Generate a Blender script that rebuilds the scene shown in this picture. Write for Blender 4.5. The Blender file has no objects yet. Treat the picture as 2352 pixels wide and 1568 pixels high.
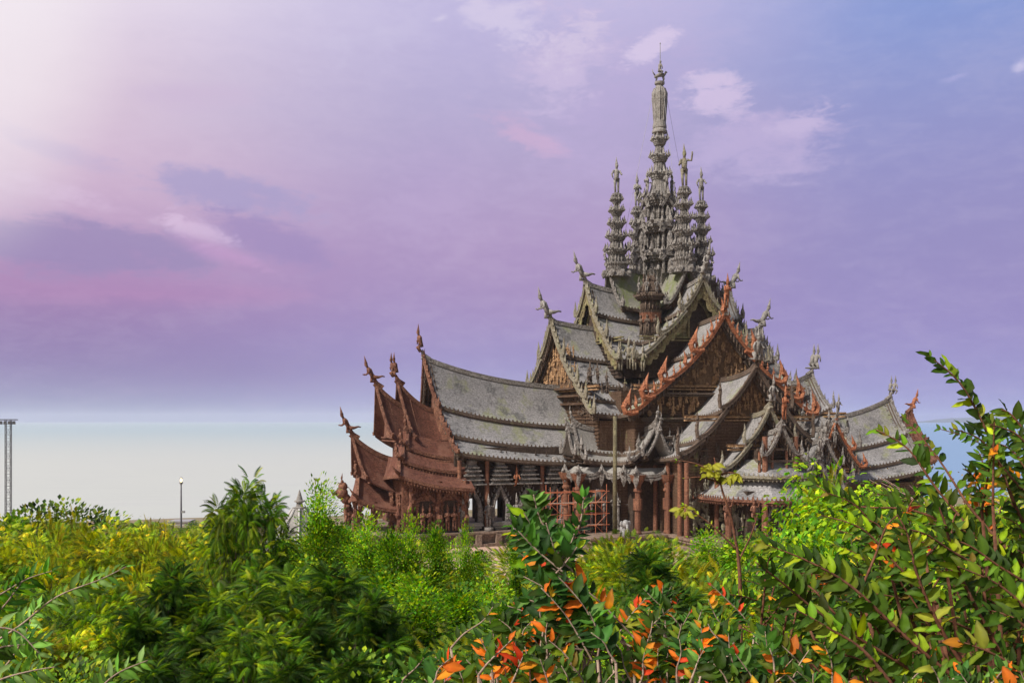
import bpy, math, random
import numpy as np
from mathutils import Vector, Matrix
PI = math.pi; R = math.radians
F = 2300.0; HZ = 965.0; CX = 1176.0; CZ = 25.0
scene = bpy.context.scene
COL = scene.collection
# ------------------------------------------------------------------ camera, sky, sun
cam = bpy.data.cameras.new("camera"); camo = bpy.data.objects.new("camera", cam); COL.objects.link(camo)
camo.location = (0, 0, CZ); camo.rotation_euler = (PI/2, 0, 0)
cam.sensor_width = 36; cam.lens = 36*F/2352; cam.shift_y = (HZ-784)/2352
cam.clip_start = 0.1; cam.clip_end = 40000
scene.camera = camo
scene.view_settings.view_transform = 'Standard'; scene.view_settings.look = 'None'
scene.view_settings.exposure = 0.0; scene.view_settings.gamma = 1.0
scene.cycles.max_bounces = 6; scene.cycles.transparent_max_bounces = 6
scene.cycles.volume_bounces = 1
SUN_EL, SUN_AZ = 46.0, -128.0          # azimuth from +Y (into the picture), negative = left
def P(px, py, Y):
    return Vector(((px-CX)*Y/F, Y, CZ+(HZ-py)*Y/F))
def srgb(r, g, b, s=255.0):
    f = lambda c: ((c/s+0.055)/1.055)**2.4 if c/s > 0.04045 else c/s/12.92
    return (f(r), f(g), f(b), 1)

class NT:
    def __init__(s, tree): s.t = tree; s.n = tree.nodes; s.l = tree.links
    def new(s, typ, **kw):
        n = s.n.new(typ)
        for k, v in kw.items(): setattr(n, k, v)
        return n
    def put(s, sock, v):
        if isinstance(v, bpy.types.NodeSocket): s.l.new(v, sock)
        elif v is not None: sock.default_value = v
    def math(s, op, a, b=None, c=None, clamp=False):
        n = s.new('ShaderNodeMath', operation=op, use_clamp=clamp)
        s.put(n.inputs[0], a); s.put(n.inputs[1], b)
        if c is not None: s.put(n.inputs[2], c)
        return n.outputs[0]
    def mix(s, f, a, b, blend='MIX'):
        n = s.new('ShaderNodeMix', data_type='RGBA', blend_type=blend)
        s.put(n.inputs[0], f); s.put(n.inputs[6], a); s.put(n.inputs[7], b)
        return n.outputs[2]
    def ramp(s, f, stops, interp='LINEAR'):
        n = s.new('ShaderNodeValToRGB'); cr = n.color_ramp; cr.interpolation = interp
        while len(cr.elements) < len(stops): cr.elements.new(0.5)
        for e, (p, c) in zip(cr.elements, sorted(stops, key=lambda q: q[0])):
            e.position = p; e.color = c if len(c) == 4 else (*c, 1)
        s.put(n.inputs[0], f); return n.outputs[0]
    def noise(s, vec, scale, detail=4, rough=0.55, dist=0.0):
        n = s.new('ShaderNodeTexNoise'); s.put(n.inputs['Vector'], vec)
        n.inputs['Scale'].default_value = scale; n.inputs['Detail'].default_value = detail
        n.inputs['Roughness'].default_value = rough; n.inputs['Distortion'].default_value = dist
        return n.outputs['Fac']
    def step(s, v, lo, hi):
        n = s.new('ShaderNodeMapRange', interpolation_type='SMOOTHSTEP')
        s.put(n.inputs[0], v); n.inputs[1].default_value = lo; n.inputs[2].default_value = hi
        return n.outputs[0]
    def mapping(s, vec, scale=(1, 1, 1), loc=(0, 0, 0), rot=(0, 0, 0)):
        n = s.new('ShaderNodeMapping'); s.put(n.inputs[0], vec)
        n.inputs[1].default_value = loc; n.inputs[2].default_value = rot; n.inputs[3].default_value = scale
        return n.outputs[0]

def build_world():
    w = bpy.data.worlds.new("World"); scene.world = w; w.use_nodes = True
    w.node_tree.nodes.clear(); N = NT(w.node_tree)
    tc = N.new('ShaderNodeTexCoord').outputs['Generated']
    sx = N.new('ShaderNodeSeparateXYZ'); N.put(sx.inputs[0], tc)
    x, y, z = sx.outputs
    az = N.math('ARCTAN2', x, y)                      # 0 straight ahead, + to the right
    el = N.math('ARCSINE', z)
    U = lambda px: math.atan((px-CX)/F)
    V = lambda px, py: math.atan((HZ-py)/math.hypot(F, px-CX))
    def ramp_el(stops):                               # stops: (py, rgb 0..255)
        t = N.math('MULTIPLY_ADD', el, 1/0.9, 0.1)
        return N.ramp(t, [(min(1, max(0, V(1176, p)/0.9+0.1)), srgb(*c)) for p, c in stops], 'B_SPLINE')
    left = ramp_el([(1100, (176, 190, 196)), (990, (160, 174, 192)), (955, (152, 160, 190)), (905, (152, 148, 188)), (830, (144, 126, 176)),
                    (740, (152, 126, 176)), (655, (180, 138, 184)), (560, (192, 160, 196)), (420, (214, 188, 212)),
                    (260, (222, 202, 218)), (60, (230, 218, 234)), (-200, (246, 240, 248)), (-1500, (225, 220, 235))])
    mid = ramp_el([(1100, (180, 194, 206)), (985, (168, 180, 208)), (930, (164, 164, 208)), (830, (156, 146, 198)),
                   (700, (164, 142, 190)), (560, (176, 152, 196)), (400, (180, 165, 204)), (240, (180, 172, 210)),
                   (60, (190, 182, 222)), (-200, (205, 200, 232)), (-1500, (190, 195, 225))])
    right = ramp_el([(1100, (160, 172, 208)), (985, (156, 164, 212)), (900, (158, 154, 206)), (760, (152, 140, 196)),
                     (600, (152, 144, 194)), (420, (150, 148, 200)), (250, (146, 154, 206)), (80, (136, 156, 214)),
                     (-200, (134, 160, 218)), (-1500, (150, 170, 220))])
    wn = N.noise(N.mapping(tc, (1.6, 1, 4.5)), 1.5, 3, 0.5)
    azw = N.math('ADD', az, N.math('MULTIPLY', N.math('SUBTRACT', wn, 0.5), 0.22))
    c = N.mix(N.step(azw, U(60), U(1080)), left, mid)
    c = N.mix(N.step(azw, U(1350), U(2150)), c, right)
    n1 = N.noise(N.mapping(tc, (3.2, 2, 9)), 3.0, 6, 0.58, 0.4)
    n2 = N.noise(N.mapping(tc, (5, 2, 14), rot=(0, 0.35, 0)), 5.0, 7, 0.62, 0.6)
    n3 = N.noise(N.mapping(tc, (6, 2, 13), rot=(0, -0.5, 0)), 11.0, 5, 0.7, 0.8)
    nn = N.math('SUBTRACT', N.math('ADD', N.math('ADD', N.math('MULTIPLY', n1, 1.1), N.math('MULTIPLY', n2, 1.0)), N.math('MULTIPLY', n3, 0.6)), 1.35)
    c = N.mix(N.math('MULTIPLY', N.step(nn, -0.2, 0.4), 0.1), c, srgb(226, 212, 232)); c = N.mix(N.math('MULTIPLY', N.step(nn, 0.1, -0.4), 0.05), c, srgb(140, 124, 176))
    def blob(px, py, a, b, amp=1.6, tilt=0.0, soft=0.75):
        du = N.math('SUBTRACT', az, U(px)); dv = N.math('SUBTRACT', el, V(px, py))
        ct, st = math.cos(tilt), math.sin(tilt)
        p = N.math('ADD', N.math('MULTIPLY', du, ct*F/a), N.math('MULTIPLY', dv, st*F/a))
        q = N.math('ADD', N.math('MULTIPLY', du, -st*F/b), N.math('MULTIPLY', dv, ct*F/b))
        r = N.math('ADD', N.math('POWER', p, 2.0), N.math('POWER', q, 2.0))
        r = N.math('SUBTRACT', 1.0, N.math('SQRT', r))
        r = N.math('ADD', r, N.math('MULTIPLY', nn, amp))
        return N.step(r, 0.0, soft)
    def layer(c, m, col, op):
        return N.mix(N.math('MULTIPLY', m, op), c, srgb(*col))
    for args, col, op in [
        ((200, 575, 330, 80, 1.1, 0.0, 0.6), (152, 138, 184), 0.8),
        ((520, 440, 230, 55, 1.3, -0.12, 0.6), (166, 158, 202), 0.75),
        ((640, 560, 230, 60, 1.3, -0.3, 0.7), (158, 140, 190), 0.75),
        ((150, 355, 170, 34, 1.4, -0.25, 0.8), (192, 174, 208), 0.65),
        ((420, 215, 190, 40, 1.4, 0.1, 0.9), (204, 184, 214), 0.55),
        ((440, 520, 110, 34, 2.6, -0.35, 1.0), (222, 196, 226), 0.6),
        ((250, 470, 220, 30, 2.8, -0.18, 1.2), (218, 194, 222), 0.45),
        ((520, 585, 130, 24, 2.0, -0.3, 0.9), (196, 156, 202), 0.6),
        ((560, 850, 480, 90, 0.8, 0.0, 1.2), (142, 126, 176), 0.45),
        ((350, 675, 560, 40, 1.0, 0.03, 1.2), (182, 136, 184), 0.5),
        ((850, 90, 260, 90, 1.2, 0.3, 1.4), (206, 200, 228), 0.4),
        ((1000, 420, 260, 200, 1.2, 0.5, 1.4), (188, 166, 210), 0.35),
        ((1420, 250, 330, 210, 1.4, 0.6, 1.2), (186, 170, 214), 0.6),
        ((1310, 130, 150, 110, 2.0, 0.7, 0.8), (202, 188, 222), 0.85),
        ((1320, 90, 90, 50, 2.6, 0.4, 0.8), (214, 202, 228), 0.6),
        ((1500, 103, 84, 34, 1.7, 0.45, 0.6), (214, 200, 230), 0.95),
        ((1620, 190, 95, 26, 1.7, 0.12, 0.7), (208, 194, 226), 0.85),
        ((1660, 232, 120, 55, 1.7, -0.1, 0.7), (210, 194, 226), 0.9),
        ((1740, 320, 210, 110, 1.6, 0.1, 1.0), (190, 176, 216), 0.85),
        ((1850, 275, 90, 30, 2.4, 0.2, 1.0), (200, 186, 222), 0.75),
        ((1200, 310, 130, 40, 2.2, -0.5, 1.0), (206, 176, 210), 0.7),
        ((1150, 50, 150, 44, 2.4, -0.3, 1.0), (216, 206, 232), 0.7),
        ((1010, 45, 30, 12, 1.2, 0.3, 1.2), (230, 222, 240), 0.6),
        ((2190, 180, 30, 8, 1.5, 0.1, 1.0), (178, 176, 222), 0.6),
        ((2345, 150, 22, 16, 1.5, 0.1, 1.0), (205, 200, 232), 0.8)]:
        c = layer(c, blob(*args), col, op)
    # the film-like glow of the washed out corner where the sun sits behind the cloud
    g = N.math('ADD', N.math('POWER', N.math('MULTIPLY', N.math('SUBTRACT', az, U(-220)), 5.2), 2.0),
               N.math('POWER', N.math('MULTIPLY', N.math('SUBTRACT', el, V(0, 20)), 4.0), 2.0))
    c = N.mix(N.math('MULTIPLY', N.step(g, 1.0, 0.0), 0.6), c, srgb(252, 246, 248))
    sky = N.new('ShaderNodeTexSky', sky_type='NISHITA'); sky.sun_disc = False
    sky.sun_elevation = R(SUN_EL); sky.sun_rotation = R(SUN_AZ); sky.air_density = 1.0; sky.dust_density = 3.0
    c10 = N.new('ShaderNodeVectorMath', operation='SCALE'); N.put(c10.inputs[0], c); c10.inputs['Scale'].default_value = 10.0
    dayw = N.mix(1.0, sky.outputs[0], (.85, .8, .76, 1), 'MULTIPLY')
    front = N.step(y, -0.15, 0.35)
    c = N.mix(front, dayw, c10.outputs[0])
    bg = N.new('ShaderNodeBackground'); N.put(bg.inputs[0], c); bg.inputs[1].default_value = 0.1
    out = N.new('ShaderNodeOutputWorld'); N.l.new(bg.outputs[0], out.inputs[0])
build_world()
sl = bpy.data.lights.new("sun", 'SUN'); sl.energy = 4.8; sl.angle = R(4); sl.color = (1.0, 0.93, 0.84)
so = bpy.data.objects.new("sun", sl); COL.objects.link(so)
sd = Vector((math.sin(R(SUN_AZ))*math.cos(R(SUN_EL)), math.cos(R(SUN_AZ))*math.cos(R(SUN_EL)), math.sin(R(SUN_EL))))
so.rotation_euler = sd.to_track_quat('Z', 'Y').to_euler(); so.location = (-60, -60, 120)

# ------------------------------------------------------------------ materials
def mat(name, fn):
    m = bpy.data.materials.new(name); m.use_nodes = True; m.node_tree.nodes.clear()
    N = NT(m.node_tree); out = N.new('ShaderNodeOutputMaterial')
    p = N.new('ShaderNodeBsdfPrincipled'); N.l.new(p.outputs[0], out.inputs[0])
    p.inputs['Roughness'].default_value = 0.85; p.inputs['Specular IOR Level'].default_value = 0.25
    fn(N, p, out); return m
def wood(c1, c2, c3=None, big=0.25, fine=6.0, bump=0.5, bdist=0.12, rough=0.85, moss=None, mossamt=0.55, planks=0.0, rows=0.0, dark=None, bscale=None, streak=0.0):
    def fn(N, p, out):
        tc = N.new('ShaderNodeTexCoord').outputs['Object']
        a = N.noise(tc, big, 5, 0.6); b = N.noise(tc, fine, 4, 0.7)
        c = N.mix(N.step(a, 0.32, 0.68), (*c1, 1), (*c2, 1))
        c = N.mix(N.math('MULTIPLY', N.step(b, 0.42, 0.62), 0.8), c, (*(c3 or c1), 1))
        if moss:
            m1 = N.noise(N.mapping(tc, (1, 1, 0.6), (7, 3, 1)), big*1.3, 6, 0.65)
            c = N.mix(N.step(m1, mossamt, mossamt+0.14), c, (*moss, 1))
        if dark:
            d = N.noise(N.mapping(tc, (1.0, 1.0, 0.45), (17, 5, 9)), 0.23, 7, 0.7)
            c = N.mix(N.math('MULTIPLY', N.step(d, 0.51, 0.63), 0.8), c, (*dark, 1))
        if streak:
            d = N.noise(N.mapping(tc, (2.2, 2.2, 0.12)), 1.0, 4, 0.6)
            c = N.mix(N.math('MULTIPLY', N.step(d, 0.45, 0.7), streak), c, (c1[0]*0.45, c1[1]*0.42, c1[2]*0.42, 1))
        h = N.noise(tc, bscale or fine*0.6, 6, 0.7)
        if planks or rows:
            wv = N.new('ShaderNodeTexWave', wave_type='BANDS', bands_direction='Z', wave_profile='SAW')
            N.put(wv.inputs[0], tc); wv.inputs['Scale'].default_value = (planks or rows); wv.inputs['Distortion'].default_value = 0.6
            wv.inputs['Detail'].default_value = 2
            h = N.math('ADD', N.math('MULTIPLY', h, 0.5), N.math('MULTIPLY', wv.outputs['Fac'], 1.0))
            if rows:
                v = N.new('ShaderNodeTexVoronoi', feature='F1'); N.put(v.inputs['Vector'], tc); v.inputs['Scale'].default_value = 3.0
                sp = N.new('ShaderNodeSeparateColor'); N.put(sp.inputs[0], v.outputs['Color'])
                c = N.mix(N.math('MULTIPLY', N.step(sp.outputs[0], 0.5, 1.0), 0.3), c, (c2[0]*1.35, c2[1]*1.35, c2[2]*1.35, 1))
                c = N.mix(N.math('MULTIPLY', N.step(wv.outputs['Fac'], 0.2, 0.0), 0.4), c, (c1[0]*0.4, c1[1]*0.4, c1[2]*0.4, 1))
            else:
                c = N.mix(N.math('MULTIPLY', N.step(wv.outputs['Fac'], 0.25, 0.0), 0.75), c, (c1[0]*0.3, c1[1]*0.3, c1[2]*0.3, 1))
        bp = N.new('ShaderNodeBump'); bp.inputs['Strength'].default_value = bump; bp.inputs['Distance'].default_value = bdist
        N.put(bp.inputs['Height'], h); N.put(p.inputs['Normal'], bp.outputs[0])
        N.put(p.inputs['Base Color'], c); p.inputs['Roughness'].default_value = rough
    return fn
M = {}
M['shingle'] = mat('shingle', wood((.25, .245, .245), (.34, .33, .33), (.15, .145, .145), big=.18, fine=3.2, bump=.7, bdist=.15, moss=(.24, .25, .15), mossamt=.52, rows=.85, dark=(.1, .1, .1)))
M['shingle_pale'] = mat('shingle_pale', wood((.25, .24, .225), (.34, .33, .31), (.18, .17, .16), big=.3, fine=7, bump=.5, bdist=.08, moss=(.3, .3, .2), mossamt=.6, rows=1.6))
M['shingle_moss'] = mat('shingle_moss', wood((.24, .24, .2), (.31, .3, .25), (.2, .2, .17), big=.3, fine=5, bump=.7, bdist=.15, moss=(.2, .23, .1), mossamt=.45, rows=.85))
M['timber'] = mat('timber', wood((.11, .078, .058), (.18, .135, .105), (.06, .042, .03), big=.35, fine=5, bump=.9, bdist=.2, moss=(.25, .25, .13), mossamt=.6))
M['carved'] = mat('carved', wood((.23, .21, .19), (.36, .34, .32), (.085, .07, .06), big=.5, fine=2.6, bump=1.0, bdist=.35, moss=(.27, .26, .15), mossamt=.62, bscale=2.6))
M['carved_green'] = mat('carved_green', wood((.23, .21, .155), (.35, .33, .27), (.2, .16, .1), big=.5, fine=2.6, bump=1.0, bdist=.35, moss=(.27, .27, .15), mossamt=.54, bscale=2.6))
M['statue'] = mat('statue', wood((.25, .235, .215), (.36, .34, .32), (.14, .125, .11), big=.8, fine=4, bump=.8, bdist=.15, moss=(.3, .3, .17), mossamt=.62))
M['siding'] = mat('siding', wood((.15, .09, .058), (.25, .165, .11), (.09, .052, .034), big=.25, fine=3, bump=.9, bdist=.25, moss=(.23, .22, .1), mossamt=.58, planks=.55, streak=.5))
M['relief'] = mat('relief', wood((.42, .25, .13), (.58, .37, .2), (.18, .1, .05), big=.5, fine=2.0, bump=1.0, bdist=.5, bscale=1.7, moss=(.28, .24, .1), mossamt=.6))
M['brown_roof'] = mat('brown_roof', wood((.12, .045, .03), (.19, .08, .052), (.065, .027, .02), big=.5, fine=3, bump=.5, bdist=.08, rows=1.2, dark=(.2, .1, .07)))
M['brown_wood'] = mat('brown_wood', wood((.16, .065, .04), (.3, .15, .095), (.06, .026, .018), big=.5, fine=3, bump=1.0, bdist=.25))
M['orange_wood'] = mat('orange_wood', wood((.34, .115, .05), (.48, .2, .1), (.15, .05, .025), big=.9, fine=3, bump=.9, bdist=.2, rough=.6))
M['column'] = mat('column', wood((.17, .075, .045), (.29, .135, .08), (.1, .045, .03), big=.4, fine=3, bump=.5, bdist=.08, rough=.6))
M['dark_wood_and_shade'] = mat('dark_wood_and_shade', wood((.06, .042, .032), (.095, .065, .048), (.035, .025, .02), big=.4, fine=3, bump=.9, bdist=.2))  # real dark timber; also paints shade in niches, openings and under the upper gables
M['pole_green'] = mat('pole_green', wood((.12, .105, .06), (.2, .18, .1), (.08, .065, .045), big=.6, fine=3, bump=.4, bdist=.05))
M['plinth'] = mat('plinth', wood((.2, .14, .1), (.3, .23, .18), (.13, .09, .07), big=.3, fine=2, bump=.7, bdist=.2, streak=.4))
M['stone'] = mat('stone', wood((.42, .33, .27), (.52, .42, .35), (.34, .26, .21), big=.3, fine=2, bump=.4, bdist=.1))
M['metal'] = mat('metal', wood((.3, .3, .3), (.38, .38, .38), (.2, .2, .2), bump=.1, rough=.4))
M['rust'] = mat('rust', wood((.45, .14, .07), (.52, .2, .1), (.3, .09, .05), bump=.2, rough=.6))
M['bark'] = mat('bark', wood((.1, .07, .05), (.16, .12, .085), (.06, .045, .03), big=2, fine=12, bump=.6, bdist=.02))
M['bark_red'] = mat('bark_red', wood((.15, .055, .03), (.22, .1, .06), (.08, .035, .02), big=4, fine=25, bump=.4, bdist=.005))
M['bark_pale'] = mat('bark_pale', wood((.34, .25, .19), (.45, .34, .27), (.2, .13, .1), big=6, fine=30, bump=.4, bdist=.004))
M['render_white'] = mat('render_white', wood((.5, .49, .48), (.58, .57, .56), (.42, .41, .4), bump=.1))
M['terracotta'] = mat('terracotta', wood((.5, .27, .2), (.6, .36, .28), (.4, .2, .15), bump=.3, rows=1.5))
def lampfn(N, p, out):
    p.inputs['Base Color'].default_value = (1, .8, .5, 1); p.inputs['Emission Color'].default_value = (1, .62, .25, 1); p.inputs['Emission Strength'].default_value = 6
M['lamp'] = mat('lamp', lampfn)
def leaf_mat(name, rough, trans, spec=0.35):
    def fn(N, p, out):
        at = N.new('ShaderNodeAttribute'); at.attribute_name = 'col'
        tc = N.new('ShaderNodeTexCoord').outputs['Object']
        n = N.noise(tc, 14 if rough < .5 else 4, 3, 0.6)
        c = N.mix(N.math('MULTIPLY', N.step(n, 0.5, 0.68), 0.45), at.outputs['Color'], (0.05, 0.04, 0.008, 1))
        N.put(p.inputs['Base Color'], c); p.inputs['Roughness'].default_value = rough; p.inputs['Specular IOR Level'].default_value = spec
        tr = N.new('ShaderNodeBsdfTranslucent'); c2 = N.mix(1.0, c, (1.9, 1.7, .6, 1), 'MULTIPLY'); N.put(tr.inputs[0], c2)
        mx = N.new('ShaderNodeMixShader'); mx.inputs[0].default_value = trans
        N.l.new(p.outputs[0], mx.inputs[1]); N.l.new(tr.outputs[0], mx.inputs[2]); N.l.new(mx.outputs[0], out.inputs[0])
    return mat(name, fn)
M['leaf'] = leaf_mat('leaf', 0.58, 0.4, 0.2)
M['leaf_soft'] = leaf_mat('leaf_soft', 0.6, 0.4, 0.25)
def groundfn(N, p, out):
    tc = N.new('ShaderNodeTexCoord').outputs['Object']
    a = N.noise(tc, .05, 6, .6); b = N.noise(tc, 1.2, 5, .7)
    c = N.mix(N.step(b, .3, .7), (.42, .27, .2, 1), (.58, .42, .33, 1))
    c = N.mix(N.step(a, .5, .62), c, (.2, .16, .08, 1))
    sx = N.new('ShaderNodeSeparateXYZ'); N.put(sx.inputs[0], tc)
    fr_ = N.step(N.math('ADD', sx.outputs[1], N.math('MULTIPLY', a, 40)), 215, 250); c = N.mix(N.math('MULTIPLY', fr_, .8), c, (.16, .15, .08, 1))
    nr = N.step(N.math('ADD', sx.outputs[1], N.math('MULTIPLY', a, 30)), 150, 120)
    c = N.mix(nr, c, (.07, .07, .025, 1))
    N.put(p.inputs['Base Color'], c); p.inputs['Roughness'].default_value = .95
    bp = N.new('ShaderNodeBump'); bp.inputs['Strength'].default_value = .6; bp.inputs['Distance'].default_value = .2; N.put(bp.inputs['Height'], b); N.put(p.inputs['Normal'], bp.outputs[0])
M['ground'] = mat('ground', groundfn)
def seafn(N, p, out):
    tc = N.new('ShaderNodeTexCoord').outputs['Object']
    sx = N.new('ShaderNodeSeparateXYZ'); N.put(sx.inputs[0], tc)
    a = N.noise(N.mapping(tc, (.3, 1, 1)), .02, 5, .6); b = N.noise(N.mapping(tc, (.45, 1, 1)), .35, 5, .65)
    w = N.math('ADD', sx.outputs[1], N.math('MULTIPLY', N.math('SUBTRACT', a, .5), 500))
    deep = N.step(N.math('LOGARITHM', N.math('MAXIMUM', w, 10.0), 10.0), 2.75, 3.5)     # pale near water has the bright sky's reflection in its colour; teal farther
    east = N.step(N.math('DIVIDE', sx.outputs[0], N.math('MAXIMUM', sx.outputs[1], 10.0)), .1, .42)
    c = N.mix(deep, (.44, .47, .43, 1), (.3, .4, .42, 1))
    c = N.mix(N.math('MULTIPLY', N.step(a, .45, .7), .12), c, (.5, .5, .5, 1)); rip = N.noise(N.mapping(tc, (.12, 1, 1)), .16, 6, .7); c = N.mix(N.math('MULTIPLY', N.step(rip, .5, .66), .22), c, (.33, .35, .36, 1))
    c = N.mix(east, c, (.19, .3, .45, 1))
    N.put(p.inputs['Base Color'], c); p.inputs['Roughness'].default_value = .5; p.inputs['Specular IOR Level'].default_value = .25
    bp = N.new('ShaderNodeBump'); bp.inputs['Strength'].default_value = .35; bp.inputs['Distance'].default_value = .4; N.put(bp.inputs['Height'], b); N.put(p.inputs['Normal'], bp.outputs[0])
M['sea'] = mat('sea', seafn)

# ------------------------------------------------------------------ mesh helpers
class MB:
    def __init__(s): s.v = []; s.f = []
    def add(s, vs, fs):
        o = len(s.v); s.v.extend([tuple(p) for p in vs]); s.f.extend([tuple(i+o for i in f) for f in fs])
    def box(s, c, d, rz=0.0, taper=1.0):
        x, y, z = d[0]/2, d[1]/2, d[2]/2; cs, sn = math.cos(rz), math.sin(rz); vs = []
        for k, tz in ((-1, 1.0), (1, taper)):
            for i, j in ((-1, -1), (1, -1), (1, 1), (-1, 1)):
                px, py = i*x*tz, j*y*tz
                vs.append((c[0]+px*cs-py*sn, c[1]+px*sn+py*cs, c[2]+k*z))
        s.add(vs, [(3, 2, 1, 0), (4, 5, 6, 7), (0, 1, 5, 4), (1, 2, 6, 5), (2, 3, 7, 6), (3, 0, 4, 7)])
    def tube(s, pts, rad, n=6, sx=1.0):
        pts = [Vector(p) for p in pts]; vs = []; m = len(pts)
        if not isinstance(rad, (list, tuple)): rad = [rad]*m
        for i, p in enumerate(pts):
            d = (pts[min(i+1, m-1)]-pts[max(i-1, 0)])
            d = d.normalized() if d.length > 1e-9 else Vector((0, 0, 1))
            ref = Vector((0, 0, 1)) if abs(d.z) < .9 else Vector((0, 1, 0)) if i == 0 else last
            if i > 0: ref = last
            a = d.cross(ref); a = a.normalized() if a.length > 1e-6 else d.orthogonal().normalized()
            b = a.cross(d); last = b
            for k in range(n):
                th = 2*PI*k/n; vs.append(p+(a*math.cos(th)*sx+b*math.sin(th))*max(rad[i], .001))
        fs = [(i*n+k, i*n+(k+1) % n, (i+1)*n+(k+1) % n, (i+1)*n+k) for i in range(m-1) for k in range(n)]
        fs.append(tuple(range(n-1, -1, -1))); fs.append(tuple((m-1)*n+k for k in range(n)))
        s.add(vs, fs)
    def lathe(s, c, prof, n=10, plan=None):
        # prof: (z, r); plan: unit polygon
        if plan is None: plan = [(math.cos(2*PI*k/n), math.sin(2*PI*k/n)) for k in range(n)]
        n = len(plan)
        vs = [(c[0]+r*x, c[1]+r*y, c[2]+z) for z, r in prof for x, y in plan]
        fs = [(i*n+k, i*n+(k+1) % n, (i+1)*n+(k+1) % n, (i+1)*n+k) for i in range(len(prof)-1) for k in range(n)]
        fs.append(tuple(range(n-1, -1, -1))); fs.append(tuple((len(prof)-1)*n+k for k in range(n)))
        s.add(vs, fs)
    def sweep(s, pts, w, h, side=None):
        # rectangular bar along pts; width across 'side' (fixed horizontal dir), height across the other
        pts = [Vector(p) for p in pts]; m = len(pts); vs = []
        for i, p in enumerate(pts):
            d = (pts[min(i+1, m-1)]-pts[max(i-1, 0)]).normalized()
            a = Vector(side) if side is not None else d.cross(Vector((0, 0, 1))).normalized()
            b = a.cross(d).normalized()
            hh = h[i] if isinstance(h, (list, tuple)) else h
            for u, v in ((-1, -1), (1, -1), (1, 1), (-1, 1)): vs.append(p+a*u*w/2+b*v*hh/2)
        fs = [(i*4+k, i*4+(k+1) % 4, (i+1)*4+(k+1) % 4, (i+1)*4+k) for i in range(m-1) for k in range(4)]
        fs += [(3, 2, 1, 0), tuple((m-1)*4+k for k in range(4))]
        s.add(vs, fs)
    def blob(s, c, r, n=6, rings=3):
        prof = [(-r[2]*math.cos(PI*i/(rings+1)), math.sin(PI*i/(rings+1))) for i in range(1, rings+1)]
        vs = [(c[0]+q*r[0]*math.cos(2*PI*k/n), c[1]+q*r[1]*math.sin(2*PI*k/n), c[2]+z) for z, q in prof for k in range(n)]
        fs = [(i*n+k, i*n+(k+1) % n, (i+1)*n+(k+1) % n, (i+1)*n+k) for i in range(rings-1) for k in range(n)]
        b = len(vs); vs += [(c[0], c[1], c[2]-r[2]), (c[0], c[1], c[2]+r[2])]
        fs += [(b, (k+1) % n, k) for k in range(n)] + [(b+1, (rings-1)*n+k, (rings-1)*n+(k+1) % n) for k in range(n)]
        s.add(vs, fs)
    def build(s, name, m, parent=None, smooth=False, loc=None, label=None, kind=None):
        me = bpy.data.meshes.new(name); me.from_pydata(s.v, [], s.f); me.update()
        me.materials.append(M[m])
        if smooth: me.polygons.foreach_set('use_smooth', [True]*len(me.polygons))
        o = bpy.data.objects.new(name, me); COL.objects.link(o)
        if parent is not None: o.parent = parent
        if loc is not None: o.location = loc
        if label: o['label'] = label
        if kind: o['kind'] = kind
        return o
def empty(name, loc=(0, 0, 0), rz=0.0, parent=None, label=None, cat=None, group=None, kind=None):
    o = bpy.data.objects.new(name, None); COL.objects.link(o); o.location = loc; o.rotation_euler = (0, 0, rz); o.empty_display_size = .2
    if parent is not None: o.parent = parent
    tag(o, label, cat, group, kind); return o
def tag(o, label=None, cat=None, group=None, kind=None):
    for k, v in (('label', label), ('category', cat), ('group', group), ('kind', kind)):
        if v: o[k] = v
    return o

M['lace'] = mat('lace', wood((.22, .18, .095), (.33, .28, .15), (.12, .09, .045), big=.5, fine=2.2, bump=1.0, bdist=.3, moss=(.26, .26, .12), mossamt=.5, bscale=2.2))

M['hill'] = mat('hill', wood((.05, .07, .04), (.08, .1, .06), big=.002, fine=.01, bump=0))

M['relief_back'] = mat('relief_back', wood((.17, .1, .055), (.26, .16, .085), (.1, .055, .03), big=.5, fine=2.0, bump=1.0, bdist=.4))

M['metal_dark'] = mat('metal_dark', wood((.1, .1, .11), (.16, .16, .17), (.06, .06, .07), bump=.1, rough=.5))
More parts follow.
